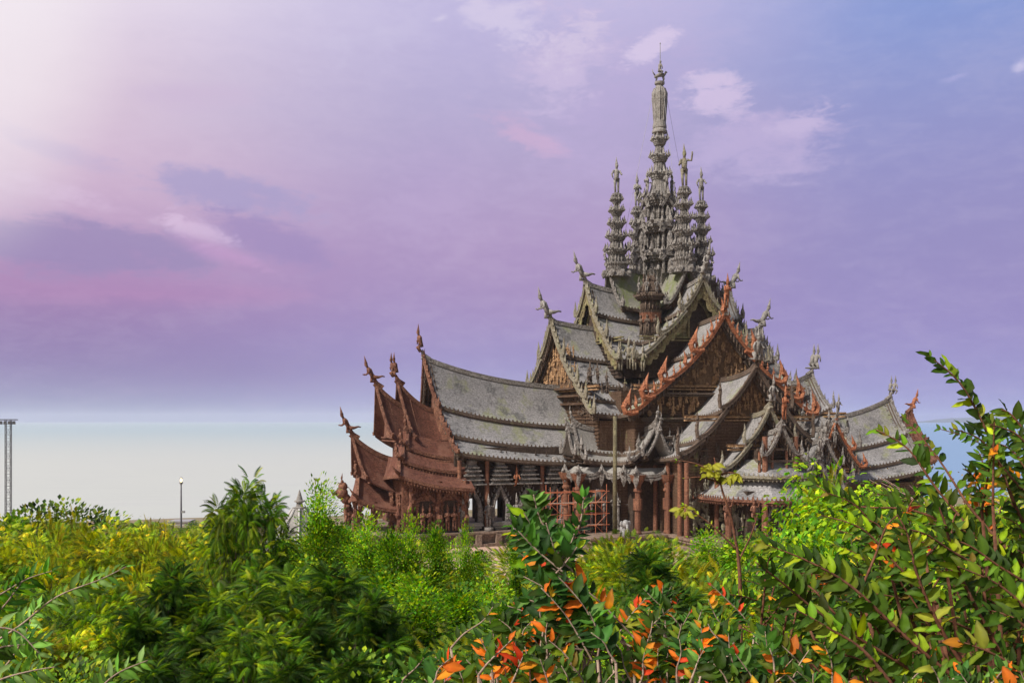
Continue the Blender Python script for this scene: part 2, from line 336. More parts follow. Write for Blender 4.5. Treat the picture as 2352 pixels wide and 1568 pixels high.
# ------------------------------------------------------------------ carved figures and ornaments
def figure(mb, base, ang, h, pose='stand', lean=0.0, crown=True):
    b = Vector(base); ca, sa = math.cos(ang), math.sin(ang); cl, sl_ = math.cos(lean), math.sin(lean)
    def T(p):
        x, y, z = p; x, z = x*cl+z*sl_, -x*sl_+z*cl
        return b+Vector((x*ca-y*sa, x*sa+y*ca, z))*h
    def t(pts, r): mb.tube([T(p) for p in pts], [q*h for q in r], 6)
    if pose == 'stand' or pose == 'raise' or pose == 'pray':
        for y in (-.05, .05): t([(.03, y, 0), (0, y*1.1, .26), (0, y, .5)], [.035, .042, .065])
        t([(0, 0, .44), (0, 0, .56), (0, 0, .7), (0, 0, .8)], [.095, .085, .1, .06])
        hip, top = .44, .8
    elif pose == 'kneel':
        for y in (-.07, .07): t([(-.22, y, .03), (.1, y*1.2, .05), (-.02, y, .24)], [.03, .055, .08])
        t([(0, 0, .18), (.01, 0, .34), (.03, 0, .5), (.05, 0, .6)], [.1, .085, .1, .06]); top = .6
    elif pose == 'ride':
        for y in (-.09, .09): t([(.04, y, .02), (.12, y*1.2, .2), (-.02, y*.6, .26)], [.03, .05, .075])
        t([(0, 0, .2), (0, 0, .38), (.02, 0, .54), (.03, 0, .62)], [.1, .08, .1, .06]); top = .62
    else:  # fly: one knee bent under, the other leg trailing up behind, torso long and leaning out
        t([(0, -.05, .12), (.09, -.07, .0), (-.06, -.07, -.06), (-.1, -.06, -.05)], [.085, .06, .035, .02])
        t([(0, .05, .12), (-.16, .07, .06), (-.3, .06, .05), (-.38, .05, .0)], [.085, .055, .032, .02])
        t([(-.01, 0, .08), (.01, 0, .22), (.04, 0, .38), (.06, 0, .49)], [.095, .075, .1, .055]); top = .49
    nx = {'fly': .06, 'kneel': .05, 'ride': .03}.get(pose, 0.0)
    t([(nx, 0, top-.02), (nx+.01, 0, top+.05), (nx+.02, 0, top+.11), (nx+.015, 0, top+.16)], [.035, .045, .062, .05])
    if crown: t([(nx+.01, 0, top+.14), (nx, 0, top+.2), (nx-.015, 0, top+.3), (nx-.03, 0, top+.42)], [.062, .045, .025, .006])
    sh = top-.04
    if pose == 'raise':
        t([(0, .09, sh), (.03, .2, sh-.02), (.08, .21, sh+.16), (.09, .2, sh+.22)], [.04, .03, .024, .02])
        t([(0, -.09, sh), (.03, -.16, sh-.16), (.16, -.14, sh-.12)], [.04, .03, .022])
    elif pose == 'pray':
        for y in (-1, 1): t([(nx, .09*y, sh), (nx+.05, .13*y, sh-.15), (nx+.15, .02*y, sh-.06)], [.038, .03, .022])
    elif pose == 'fly':
        for y in (-1, 1): t([(nx, .09*y, sh), (nx+.04, .14*y, sh-.14), (nx+.16, .11*y, sh-.17), (nx+.22, .1*y, sh-.12)], [.036, .028, .02, .022])
    else:
        for y, q in ((-1, 0), (1, 1)): t([(nx, .09*y, sh), (nx+.02, .17*y, sh-.14), (nx+.06+.1*q, .14*y, sh-.26+.1*q)], [.038, .03, .02])
def flame(mb, base, out, h, w=.16, curl=.35, n=4):
    b = Vector(base); o = Vector(out)
    mb.tube([b, b+o*h*.22+Vector((0, 0, h*.22)), b+o*h*.1+Vector((0, 0, h*.5)), b+o*h*curl*.6+Vector((0, 0, h*.75)), b+o*h*curl+Vector((0, 0, h))],
            [w*h*.8, w*h*1.25, w*h*.9, w*h*.5, .01], n)
def naga(mb, base, out, h, heads=5):
    # rearing many headed serpent hood that ends a barge board
    b = Vector(base); o = Vector(out); up = Vector((0, 0, 1)); side = o.cross(up)
    mb.tube([b-o*h*.5+up*h*.02, b-o*h*.2-up*h*.06, b+o*h*.12, b+o*h*.22+up*h*.25, b+o*h*.02+up*h*.48], [h*.1, h*.13, h*.15, h*.14, h*.1], 6)
    for i in range(heads):
        q = i/(heads-1); e = b+o*h*(.28-.42*q)+up*h*(.5+.42*q-.1*abs(q-.5))
        mb.tube([b+o*h*.05+up*h*.3, (b+e)/2+o*h*.1+up*h*.12, e], [h*.07, h*.085, h*.015], 4)
    mb.tube([b+up*h*.35, b-o*h*.04+up*h*.75, b-o*h*.16+up*h*1.12], [h*.12, h*.09, .01], 4)

OUT = [(0, -1), (1, 0), (0, 1), (-1, 0)]
def wf(k, org=(0, 0)):
    ox, oy = OUT[k]; tx, ty = -oy, ox
    return (lambda s, t, z: Vector((org[0]+ox*s+tx*t, org[1]+oy*s+ty*t, z))), Vector((ox, oy, 0)), Vector((tx, ty, 0))
def prof(layer, q):
    t0, d0, t1, d1 = layer
    return t0+(t1-t0)*q, d0+(d1-d0)*(1-(1-q)**1.45)
def ridge_z(q, zr, rise, p=2.6): return zr+rise*max(0, q)**p

ROOFN = 0
def tier(root, k, s0, s1, zr, rise, layers, rm='shingle', bm='carved', fm='carved', org=(0, 0), p=2.6, eav=.55, teeth=.8, fl=1.5,
         board=.75, pend=True, lace=0, arch=0, nag=None, ped='relief', peddrop=None, statue='fly', sth=5.0, stm='statue', wallbase=None, hook=2.4, twin=False, name='roof', label=None, ns=14, under=True, sides=(1, -1), rake=0.0):
    Wraw, O, T = wf(k, org); L = s1-s0; wmx = layers[-1][2]
    W = lambda s, t, z: Wraw(s-rake*(abs(t)/wmx)*max(0.0, (s-s0)/L), t, z)
    def Z(s, q_lat, drop):
        q = (s-s0)/L; e = 1-(1-eav)*q_lat
        return zr+rise*max(0, q)**p*e-drop
    wmax = layers[-1][2]
    roof = MB()
    for sg in sides:
        for (t0, d0, t1, d1) in layers:
            nj = 6; top = []; bot = []
            for i in range(ns+1):
                s = s0+L*i/ns
                for j in range(nj+1):
                    t, d = prof((t0, d0, t1, d1), j/nj)
                    z = Z(s, t/wmax, d)
                    top.append(W(s, sg*t, z)); bot.append(W(s, sg*t, z-.35))
            o1 = len(top); fs = []; m = nj+1
            for i in range(ns):
                for j in range(nj):
                    a, b, c, d_ = i*m+j, (i+1)*m+j, (i+1)*m+j+1, i*m+j+1
                    f = (a, b, c, d_) if sg < 0 else (d_, c, b, a)
                    fs.append(f); fs.append(tuple(o1+x for x in f[::-1]))
            for i in range(ns):
                for j in (0, nj): fs.append((i*m+j, (i+1)*m+j, o1+(i+1)*m+j, o1+i*m+j))
            for i in (0, ns):
                for j in range(nj): fs.append((i*m+j, i*m+j+1, o1+i*m+j+1, o1+i*m+j))
            roof.add(top+bot, fs)
    ro = roof.build(name, rm, root, smooth=False, label=label)
    me = ro.data
    # ridge cap
    rc = MB(); pts = [W(s0+(L+.5)*i/20, 0, Z(s0+(L+.5)*i/20, 0, 0)+.18) for i in range(21)]
    rc.sweep(pts, .7, .7, T); rc.sweep([q+Vector((0, 0, .45)) for q in pts], .34, .34, T)
    rc.build('ridge_cap', bm if bm != 'orange_wood' else 'carved', ro)
    # eave boards with a row of leaf shaped teeth
    if teeth:
        for sg in sides:
            ev = MB()
            for li, (t0, d0, t1, d1) in enumerate(layers):
                pts = [W(s0+L*i/16, sg*(t1+.06), Z(s0+L*i/16, t1/wmax, d1)-.3) for i in range(17)]
                ev.sweep(pts, .25, .6, T); ev.sweep([q-T*sg*.35-Vector((0, 0, .42)) for q in pts], .22, .4, T)
                n = int(L/teeth)
                for i in range(n):
                    s = s0+L*(i+.5)/n; c = W(s, sg*t1, Z(s, t1/wmax, d1)-.05)
                    hh = .52; ww = .17
                    ev.add([c-O*ww, c+O*ww, c+O*ww*1.25+Vector((0, 0, hh*.5)), c+Vector((0, 0, hh)), c-O*ww*1.25+Vector((0, 0, hh*.5)), c+T*sg*.14+Vector((0, 0, hh*.3)), c-T*sg*.1+Vector((0, 0, hh*.3))],
                           [(0, 1, 5), (1, 2, 5), (2, 3, 5), (3, 4, 5), (4, 0, 5), (1, 0, 6), (2, 1, 6), (3, 2, 6), (4, 3, 6), (0, 4, 6)])
            ev.build('eave_trim', 'timber' if rm != 'brown_roof' else 'brown_wood', ro)
    # barge boards, flames on them, pendants and brackets under them
    rr = random.Random(int(k*100+s1*10+zr))
    for sg in sides:
        bb = MB(); br = MB()
        for li, ly in enumerate(layers):
            pts = []
            for j in range(9):
                t, d = prof(ly, j/8); pts.append(W(s1+.1, sg*t, Z(s1, t/wmax, d)+.25))
            pts.append(pts[-1]+T*sg*.8+Vector((0, 0, -.1))); pts.append(pts[-1]+T*sg*.35+Vector((0, 0, .5)))
            if li == 0: pts.insert(0, W(s1+.35, 0, Z(s1, 0, 0)+.9))
            bb.sweep(pts, .42, [board*1.25]+[board]*(len(pts)-3)+[board*.8, board*.4], O)
            bb.sweep([q+Vector((0, 0, board*.45)) for q in pts[:-2]], .56, .18, O)
            # flames
            ln = sum((pts[i+1]-pts[i]).length for i in range(len(pts)-2)); nf = max(2, int(ln/1.5)); acc = 0; nxt = ln/nf*.6
            for i in range(len(pts)-2):
                seg = pts[i+1]-pts[i]; l = seg.length
                while nxt < acc+l and seg.length > 0:
                    pnt = pts[i]+seg*((nxt-acc)/l)
                    if nag and rr.random() < .35: figure(bb, pnt+Vector((0, 0, board*.3)), math.atan2(T.y*sg, T.x*sg), fl*.8, 'kneel')
                    else: flame(bb, pnt+Vector((0, 0, board*.3)), T*sg*.6, fl*rr.uniform(.75, 1.25), .13)
                    nxt += ln/nf
                acc += l
            e = pts[-2]
            if nag: naga(bb, e, T*sg, nag)
            elif hook:
                bb.tube([e-T*sg*.6, e+T*sg*.15, e+T*sg*.35+Vector((0, 0, hook*.35)), e+T*sg*.05+Vector((0, 0, hook*.7)), e+T*sg*.2+Vector((0, 0, hook*1.15))], [.3, .42, .38, .24, .03], 5)
                for q in range(3):
                    flame(bb, e+T*sg*(.2-.1*q)+Vector((0, 0, hook*(.2+.25*q))), T*sg, hook*.35, .16)
            if pend:
                nb = max(3, int(ln/1.25))
                for q in range(nb):
                    t, d = prof(ly, (q+.5)/nb); c = W(s1-.25, sg*t, Z(s1, t/wmax, d)-.75)
                    br.box(c, (.28, .28, .8)); br.tube([c-Vector((0, 0, .35)), c-Vector((0, 0, .75)), c-Vector((0, 0, 1.15))], [.1, .2, .02], 4)
                    c2 = W(s1-1.1, sg*t, Z(s1, t/wmax, d)-.9); br.box(c2, (.3+1.7*abs(O.x), .3+1.7*abs(O.y), .28))
        bb.build('barge_board', fm, ro)
        if pend:
            # a stepped second board under the first
            for ly in layers:
                br.sweep([W(s1-.6, sg*prof(ly, j/6)[0], Z(s1, prof(ly, j/6)[0]/wmax, prof(ly, j/6)[1])-.75) for j in range(7)], .25, .8, O)
                br.sweep([W(s1-1.3, sg*prof(ly, j/6)[0], Z(s1, prof(ly, j/6)[0]/wmax, prof(ly, j/6)[1])-1.2) for j in range(7)], .25, .9, O)
            br.build('gable_brackets', bm if rm == 'brown_roof' else 'timber', ro)
    if lace:      # wide pierced lambrequin hanging inside the barge boards
        lm_ = MB()
        for sg in (1, -1):
            for ly in layers:
                up_, lo_ = [], []
                n_ = 24
                for j in range(n_+1):
                    t, d = prof(ly, j/n_); z = Z(s1, t/wmax, d)-.2
                    sc_ = lace*(.72+.28*abs(math.sin(j/n_*PI*(4 if ly[2]-ly[0] > 5 else 3))))
                    up_.append(W(s1-.15, sg*t, z)); lo_.append(W(s1-.15, sg*max(0, t-sc_*.35), z-sc_))
                bk = [v-O*.25 for v in up_+lo_]; m_ = n_+1
                lm_.add(up_+lo_+bk, [(i, i+1, m_+i+1, m_+i) for i in range(n_)]+[(2*m_+m_+i, 2*m_+m_+i+1, 2*m_+i+1, 2*m_+i) for i in range(n_)]+[(m_+i, m_+i+1, 3*m_+i+1, 3*m_+i) for i in range(n_)])
                for j in range(1, n_, 1):
                    c = (up_[j]+lo_[j])*.5; lm_.blob(c, (.22, .22, .28), 5, 2)
        lm_.build('lambrequin', 'lace', ro)
    # pediment
    zb = Z(s1, 1, layers[-1][3])-.3
    zp = zb if peddrop is None else zr+rise-peddrop
    sw = s1-2.0
    def outline(zlow):
        pts = []
        for sg, seq in ((-1, layers[::-1]), (1, layers)):
            for ly in seq:
                for j in (range(6, -1, -1) if sg < 0 else range(7)):
                    t, d = prof(ly, j/6); z = Z(sw, t/wmax, d)-.4
                    if t > wmax-1.2: t = wmax-1.2
                    pts.append((sg*t, max(z, zlow)))
        return pts
    pts = outline(zp)
    if ped:
        pm = MB(); N_ = len(pts)
        vs = [W(sw, t, z) for t, z in pts]+[W(sw, t, zp-.05) for t, z in pts]+[W(sw-.6, t, z) for t, z in pts]
        pm.add(vs, [(i, i+1, N_+i+1, N_+i) for i in range(N_-1)]+[(2*N_+i, 2*N_+i+1, i+1, i) for i in range(N_-1)])
        area = int(max(20, wmax*wmax*1.1))
        if ped == 'relief':
            hi = zr+rise
            for _ in range(area):
                t = rr.uniform(-wmax, wmax); z = rr.uniform(zp+.3, hi)
                top = min([Z(sw, abs(t)/wmax, ly[1]+(ly[3]-ly[1])*(abs(t)-ly[0])/(ly[2]-ly[0])) for ly in layers if ly[0] <= abs(t) <= ly[2]] or [zp])-.6
                if z < top-1.6:
                    if rr.random() < .55: figure(pm, W(sw+.35, t, z), math.atan2(O.y, O.x), rr.uniform(1.5, 2.5), rr.choice(['stand', 'kneel', 'raise']))
                    else: pm.blob(W(sw, t, z), (rr.uniform(.25, .6), rr.uniform(.25, .6), rr.uniform(.2, .6)), 5, 2)
        for zz in (zp-.1, zp-.7): 
            a, b = W(sw+.1, -wmax+1.6, zz), W(sw+.1, wmax-1.6, zz); pm.sweep([a, b], .9 if zz > zp-.5 else .6, .3, O)
        bkm = MB(); hw_p = wmax-2.6
        bkm.add([W(sw+.06, t, z-.1) for t, z in pts]+[W(sw+.06, t, zp+.3) for t, z in pts], [(i, i+1, len(pts)+i+1, len(pts)+i) for i in range(len(pts)-1)])
        if ped == 'relief': bkm.build('pediment_ground', 'relief_back', ro)
        pm.build('pediment', ped, ro, label=None)
    if wallbase is not None:
        wb = MB(); hw = wmax-2.0; ze = Z(s0, 1, layers[-1][3])-.5
        c = W((s0+sw)/2, 0, (ze+wallbase)/2); dx = abs(O.x)*(sw-1.0-s0)+abs(T.x)*2*hw; dy = abs(O.y)*(sw-1.0-s0)+abs(T.y)*2*hw
        if ze > wallbase: wb.box(c, (dx, dy, ze-wallbase))
        lowp = outline(zb-.2); top_ = [(max(-hw, min(hw, t)), min(z, zp-.05)) for t, z in lowp]; N_ = len(top_)
        vs = [W(sw-.3, t, z) for t, z in top_]+[W(sw-.3, t, wallbase) for t, z in top_]+[W(sw-.9, t, z) for t, z in top_]
        wb.add(vs, [(i, i+1, N_+i+1, N_+i) for i in range(N_-1)]+[(2*N_+i, 2*N_+i+1, i+1, i) for i in range(N_-1)])
        z = max(wallbase, 16)+1; hz = zr+rise
        def half_at(z):      # half width of the gable at height z
            r_ = hw
            for ly in layers[::-1]:
                for j in range(12, -1, -1):
                    t, d = prof(ly, j/12)
                    if Z(sw, t/wmax, d)-.5 >= z: return min(hw, t)
            return 0
        while z < zp-.6:      # clapboard courses
            h_ = half_at(z+.2)
            if h_ > 1: wb.sweep([W(sw-.2, -h_, z), W(sw-.2, h_, z)], .3, .22, O)
            z += .75
        wb.build('upper_wall', 'dark_wood_and_shade' if wallbase > 30 else 'siding', root)  # upper gables: shadow below the eaves painted as a dark wall
    if arch:
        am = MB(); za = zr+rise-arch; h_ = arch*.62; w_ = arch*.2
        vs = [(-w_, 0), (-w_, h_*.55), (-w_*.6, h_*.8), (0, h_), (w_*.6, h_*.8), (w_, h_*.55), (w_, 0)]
        am.add([W(sw+.3, t, za+z) for t, z in vs], [tuple(range(7))]); am.build('arch_shade', 'dark_wood_and_shade', ro)  # flat dark sheet standing in for the shade inside an open arch
        fr_ = MB(); fr_.sweep([W(sw+.4, t, za+z) for t, z in vs], .3, .5, O); fr_.build('arch_frame', 'lace', ro)
    # ridge end figure
    if statue:
        b0 = W(s1+.3, 0, Z(s1, 0, 0)+.9)
        hp = MB(); hp.tube([b0-O*1.6-Vector((0, 0, .9)), b0-O*.3, b0+O*.25+Vector((0, 0, 1.0))], [.5, .42, .3], 6)
        hp.build('ridge_hook', bm, ro)
        for q in ((-.55, .55) if twin else (0,)):
            sm = MB(); figure(sm, b0+T*q+O*(.2-q*.3)+Vector((0, 0, .5)), math.atan2(O.y, O.x), sth, statue, lean=.36 if statue == 'fly' else .12); sm.build('statue', stm, ro, smooth=True)
    return ro, Z, W

def carve_band(root, axis, sp, tlo, thi, zlo, zhi, n, m='timber', seed=0, hs=(1.6, 2.8), name='carving'):
    # a band of crowded carved figures on a wall face
    W, O, T = axis; rr = random.Random(seed); mb = MB()
    for _ in range(n):
        t = rr.uniform(tlo, thi); z = rr.uniform(zlo, zhi)
        if rr.random() < .7: figure(mb, W(sp, t, z), math.atan2(O.y, O.x)+rr.uniform(-.6, .6), rr.uniform(*hs), rr.choice(['stand', 'raise', 'pray', 'kneel']))
        else: mb.blob(W(sp, t, z), (rr.uniform(.3, .7), rr.uniform(.3, .7), rr.uniform(.3, .9)), 6, 3)
    return mb.build(name, m, root, kind='stuff')
def redent():
    a = [(1, -.42), (1, .42), (.88, .42), (.88, .62), (.76, .62), (.76, .76), (.62, .76), (.62, .88), (.42, .88), (.42, 1)]
    pts = []
    for r in range(4):
        c, s_ = [(1, 0), (0, 1), (-1, 0), (0, -1)][r]
        seq = [(1, .42), (.88, .42), (.88, .62), (.76, .62), (.76, .76), (.62, .76), (.62, .88), (.42, .88), (.42, 1)]
        pts += [(x*c-y*s_, x*s_+y*c) for x, y in seq]
    return pts
RED = redent()
DIR8 = [(math.cos(PI*i/4), math.sin(PI*i/4)) for i in range(8)]
def prang(mb, cx, cy, tiers, seed=1, fr=1.0):
    """tiers: (z0, z1, rneck, reave): bulging wall, stacked eave mouldings, then a crown of flame leaves on the eave"""
    rr = random.Random(seed)
    for z0, z1, rn, re in tiers:
        h = z1-z0; rn *= .78; re *= .82
        p = [(0, rn*1.02), (h*.06, rn*1.02), (h*.08, rn*.9), (h*.3, rn*.98), (h*.45, rn*.9), (h*.55, rn*.86), (h*.56, re*.84), (h*.62, re*.84), (h*.63, re*.94), (h*.7, re*.94),
             (h*.71, re*1.04), (h*.8, re*1.04), (h*.81, re*.9), (h*.9, re*.78), (h, rn*.72)]
        mb.lathe((cx, cy, z0), p, plan=RED)
        for i, (dx, dy) in enumerate(DIR8):      # columns of petals round the neck
            for w in (-.22, .22):
                r_ = rn*(1.0 if i % 2 == 0 else 1.04); ex, ey = dx-w*dy, dy+w*dx
                c = Vector((cx+ex*r_, cy+ey*r_, z0+h*.12)); mb.tube([c, c+Vector((0, 0, h*.2)), c+Vector((-dx*r_*.05, -dy*r_*.05, h*.42))], [rn*.1, rn*.15, rn*.05], 5)
        n = 16
        for i in range(n):
            a = 2*PI*i/n; dx, dy = math.cos(a), math.sin(a); sq = 1/max(abs(dx), abs(dy)); sq = min(sq, 1.2)
            big = i % 2 == 0
            b = Vector((cx+dx*re*sq*.98, cy+dy*re*sq*.98, z0+h*.8)); flame(mb, b, (dx, dy, 0), h*(.52 if big else .34)*fr*rr.uniform(.9, 1.1), .15, .1)

def build_temple():
    root = empty('temple', P(1515, HZ, 230)-Vector((0, 0, CZ)), R(20.7), label='huge carved wooden temple with tiered shingle roofs and a tall central spire above the trees', cat='temple')
    bx = {'T': 0}
    # ---- upper tiers on the four arms
    A = [(0, 0, 4.4, 8.8)]
    B = [(0, 0, 4.6, 6.4), (4.1, 6.9, 9.8, 11.6), (9.3, 12.0, 15.5, 16.4)]
    Cc = [(0, 0, 6.2, 7.2), (5.7, 7.7, 13.2, 13.0), (12.6, 13.4, 17.4, 16.2), (16.9, 16.6, 21.3, 19.2)]
    for k in range(4):
        tier(root, k, 3, 13.2, 58.4, 1.2, A, rm='shingle_moss', fl=1.3, board=.6, statue='kneel', sth=2.8, hook=2.2, teeth=.8, ped='siding', wallbase=45, name='top_roof', pend=False, rake=1.2)
        tier(root, k, 0, 18.6, 53.2, 2.0, B, fl=1.7, board=.8, statue='fly', sth=7.2, hook=3.0, fm='carved_green' if k in (0, 3) else 'carved', peddrop=12.5, ped='lace', wallbase=34, lace=2.3, arch=12.4, name='upper_roof')
        if k == 0:
            tier(root, k, 0, 27, 44.6, 1.9, Cc, fl=2.7, board=.7, bm='timber', fm='orange_wood', nag=4.3, statue='pray', sth=5.8, stm='orange_wood', peddrop=14.5, wallbase=14, name='middle_roof', label='tiered roof with red-orange serpent barge boards')
        else:
            tier(root, k, 0, 27, 44.6, 1.9, Cc, fl=2.0, board=.9, fm='carved_green' if k == 3 else 'carved', statue='fly', sth=7.6, hook=3.2, peddrop=14.5, wallbase=14, name='middle_roof')
    # ---- lower arms
    D = [(0, 0, 6.6, 8.2), (6.1, 8.7, 11.2, 12.9), (10.6, 13.3, 14.4, 15.6)]
    tier(root, 3, 14, 56, 31.8, 6.0, D, p=2.6, eav=.42, fl=1.6, board=.8, bm='carved', fm='brown_wood', statue='ride', sth=5.8, stm='brown_wood', ns=26, ped='brown_wood', wallbase=None, hook=0, name='wing_roof', label='long grey sweeping wing roof', teeth=.95, rake=2.8)
    tier(root, 0, 24, 38.2, 33.0, 2.2, [(0, 0, 7.2, 7.4), (6.7, 7.9, 12.2, 12.8), (11.8, 13.2, 16.4, 15.6)], fl=.5, board=.75, bm='timber', fm='timber', statue='kneel', sth=6.2, twin=True, hook=4.4, peddrop=9.5, wallbase=3, name='wing_roof', teeth=.8)
    tier(root, 1, 24, 42, 32.5, 3.6, [(0, 0, 7.2, 7.4), (6.7, 7.9, 12.2, 12.8), (11.8, 13.2, 16.4, 15.6)], fl=1.2, statue='kneel', sth=6.2, twin=True, hook=3.4, peddrop=9.5, wallbase=3, name='wing_roof')
    tier(root, 1, 34, 66, 24.6, 5.6, [(0, 0, 6.2, 7.0), (5.7, 7.5, 10.4, 11.2), (9.8, 11.6, 13.2, 14)], eav=.5, fl=1.2, statue='ride', sth=4.6, twin=True, hook=0, ped='brown_wood', wallbase=3, name='wing_roof', ns=22, teeth=.95, label='grey sweeping roof running off to the right')
    tier(root, 1, 62, 72.5, 24.0, 3.0, [(0, 0, 5.0, 6), (4.6, 6.5, 9, 10)], eav=.5, fl=1.0, rm='brown_roof', bm='brown_wood', fm='brown_wood', statue='fly', sth=5.6, stm='orange_wood', hook=0, ped='brown_wood', wallbase=3, name='porch_roof')
    # back arm, only glimpsed from the side
    tier(root, 2, 24, 44, 32.5, 3.0, D, fl=1.2, statue='fly', sth=5, hook=2.5, wallbase=3, name='wing_roof')
    # stepped front porches
    tier(root, 0, 36, 42.6, 25.6, 1.6, [(0, 0, 4.7, 6.0), (4.3, 6.4, 9.6, 10.6)], fl=.5, board=.65, bm='carved_green', fm='carved_green', statue='kneel', sth=5.0, hook=3.0, peddrop=7, wallbase=3, name='porch_roof', teeth=.7)
    tier(root, 0, 40.5, 46.4, 22.2, 1.6, [(0, 0, 3.4, 4.6)], fl=.9, board=.6, bm='carved', fm='carved', statue='pray', sth=5.2, stm='orange_wood', hook=2.4, ped='dark_wood_and_shade', wallbase=None, name='porch_roof', teeth=.7, sides=(1, -1))
    tier(root, 0, 28, 42.0, 19.4, 1.8, [(0, 0, 3.2, 4.4), (2.9, 4.7, 5.6, 7.0)], org=(13.2, 0), fl=1.0, board=.5, bm='carved', fm='carved', statue='kneel', sth=4.4, hook=3.0, ped='relief', wallbase=None, name='porch_roof', teeth=.7)
    tier(root, 0, 28, 38.5, 22.6, 1.8, [(0, 0, 3.4, 4.8), (3.1, 5.1, 6.2, 8.0)], org=(18.5, 0), fl=1.0, board=.5, bm='carved', fm='orange_wood', nag=2.6, statue='stand', sth=3.8, hook=3.0, ped='relief', wallbase=None, name='porch_roof', teeth=.7)
    tier(root, 0, 28, 44.5, 16.2, 1.4, [(0, 0, 2.8, 3.8), (2.5, 4.1, 4.8, 5.8)], org=(9.5, 0), fl=1.0, board=.5, bm='carved', fm='carved', statue='kneel', sth=4.0, hook=2.8, ped='relief', wallbase=None, name='porch_roof', teeth=.7)
    rr_ = random.Random(77)
    for i_ in range(16):
        sm = MB(); q_ = rr_.random(); figure(sm, (7+14*q_+rr_.uniform(-1, 1), -45+8*q_+rr_.uniform(-1, 1), 12+6*rr_.random()+4*q_), R(-110+rr_.uniform(-30, 30)), rr_.uniform(2.6, 4.4), rr_.choice(['raise', 'fly', 'stand'])); sm.build('statue', rr_.choice(['carved', 'orange_wood', 'carved']), root, smooth=True)
    # hipped skirt roofs under the front porch
    def skirt(s0, s1, hw0, hw1, z0, z1, m='shingle', lift=.8, org=0.0, nm='skirt_roof', trim='carved_green'):
        W, O, T = wf(0); mb = MB(); tr = MB()
        # plan ring: octagonal front; from inner ring (s0, hw0) to outer ring (s1, hw1)
        def ring(s, hw, z, lf):
            c = hw*.42
            return [W(26, -hw, z), W(s-c*1.1, -hw, z+lf*.4), W(s, -c, z+lf*.2), W(s, c, z+lf*.2), W(s-c*1.1, hw, z+lf*.4), W(26, hw, z)]
        for j in range(5):
            q0, q1 = j/5, (j+1)/5; f = lambda q: 1-(1-q)**1.5
            a = ring(s0+(s1-s0)*q0, hw0+(hw1-hw0)*q0, z0+(z1-z0)*f(q0), lift*q0**3); b = ring(s0+(s1-s0)*q1, hw0+(hw1-hw0)*q1, z0+(z1-z0)*f(q1), lift*q1**3)
            mb.add(a+b, [(i, i+6, i+7, i+1) for i in range(5)])
        o = mb.build(nm, m, root)
        e = ring(s1, hw1, z1-.25, lift); tr.sweep(e, .3, .5); tr.sweep([q*1 for q in ring(s1-.5, hw1-.5, z1-.75, lift)], .3, .5)
        for i in range(5):
            a, b = e[i], e[i+1]; n = max(2, int((b-a).length/.8))
            for q in range(n):
                c = a.lerp(b, (q+.5)/n)+Vector((0, 0, .2)); tr.tube([c, c+Vector((0, 0, .3)), c+Vector((0, 0, .65))], [.16, .2, .01], 4)
                c = a.lerp(b, (q+.5)/n)+Vector((0, 0, -.55)); tr.tube([c, c-Vector((0, 0, .35))], [.25, .05], 4)
        tr.build('eave_trim', trim, o)
    skirt(44, 48.5, 4.6, 9.4, 17.6, 14.6)
    skirt(47, 51.5, 7.6, 12.6, 13.6, 10.4, trim='brown_wood')
    # ---- inner corner pavilions with small cross gables
    for (cx, cy) in ((-17, -17), (17, -17)):
        for k in ((0, 3) if cx < 0 else (0, 1)):
            sd_ = (1, -1)
            tier(root, k, 0, 12.2, 22.4, 1.6, [(0, 0, 3.0, 4.3), (2.7, 4.5, 5.0, 6.0)], org=(cx, cy), fl=.8, board=.45, statue='kneel', sth=2.6, hook=2.4, teeth=.8, ped='dark_wood_and_shade', name='corner_roof', rm='shingle_pale', pend=False)
            tier(root, k, 5, 13.4, 21.4, 1.5, [(0, 0, 2.6, 4.0)], org=(cx, cy), fl=.8, board=.45, statue='kneel', sth=2.2, hook=2.6, teeth=.8, ped=None, name='corner_roof', rm='shingle_pale', pend=False)
        # scalloped canopy below them
        cm = MB(); tr = MB()
        x0, y0 = cx, cy; hw = 13.6
        ring = []
        sx = -1 if cx < 0 else 1
        pts = [(x0+sx*13.6, y0+8), (x0+sx*13.6, y0-5.2), (x0+sx*8.5, y0-5.2), (x0+sx*5.2, y0-8.5), (x0+sx*5.2, y0-13.6), (x0-sx*8, y0-13.6)]
        for j in range(3):
            q0, q1 = j/3, (j+1)/3
            def rg(q): return [Vector((x0+(px_-x0)*(.8+.2*q), y0+(py_-y0)*(.8+.2*q), 15.6-1.6*q**.7)) for px_, py_ in pts]
            a, b = rg(q0), rg(q1); cm.add(a+b, [(i, i+6, i+7, i+1) for i in range(5)])
        o = cm.build('canopy', 'shingle_pale', root)
        e = rg(1)
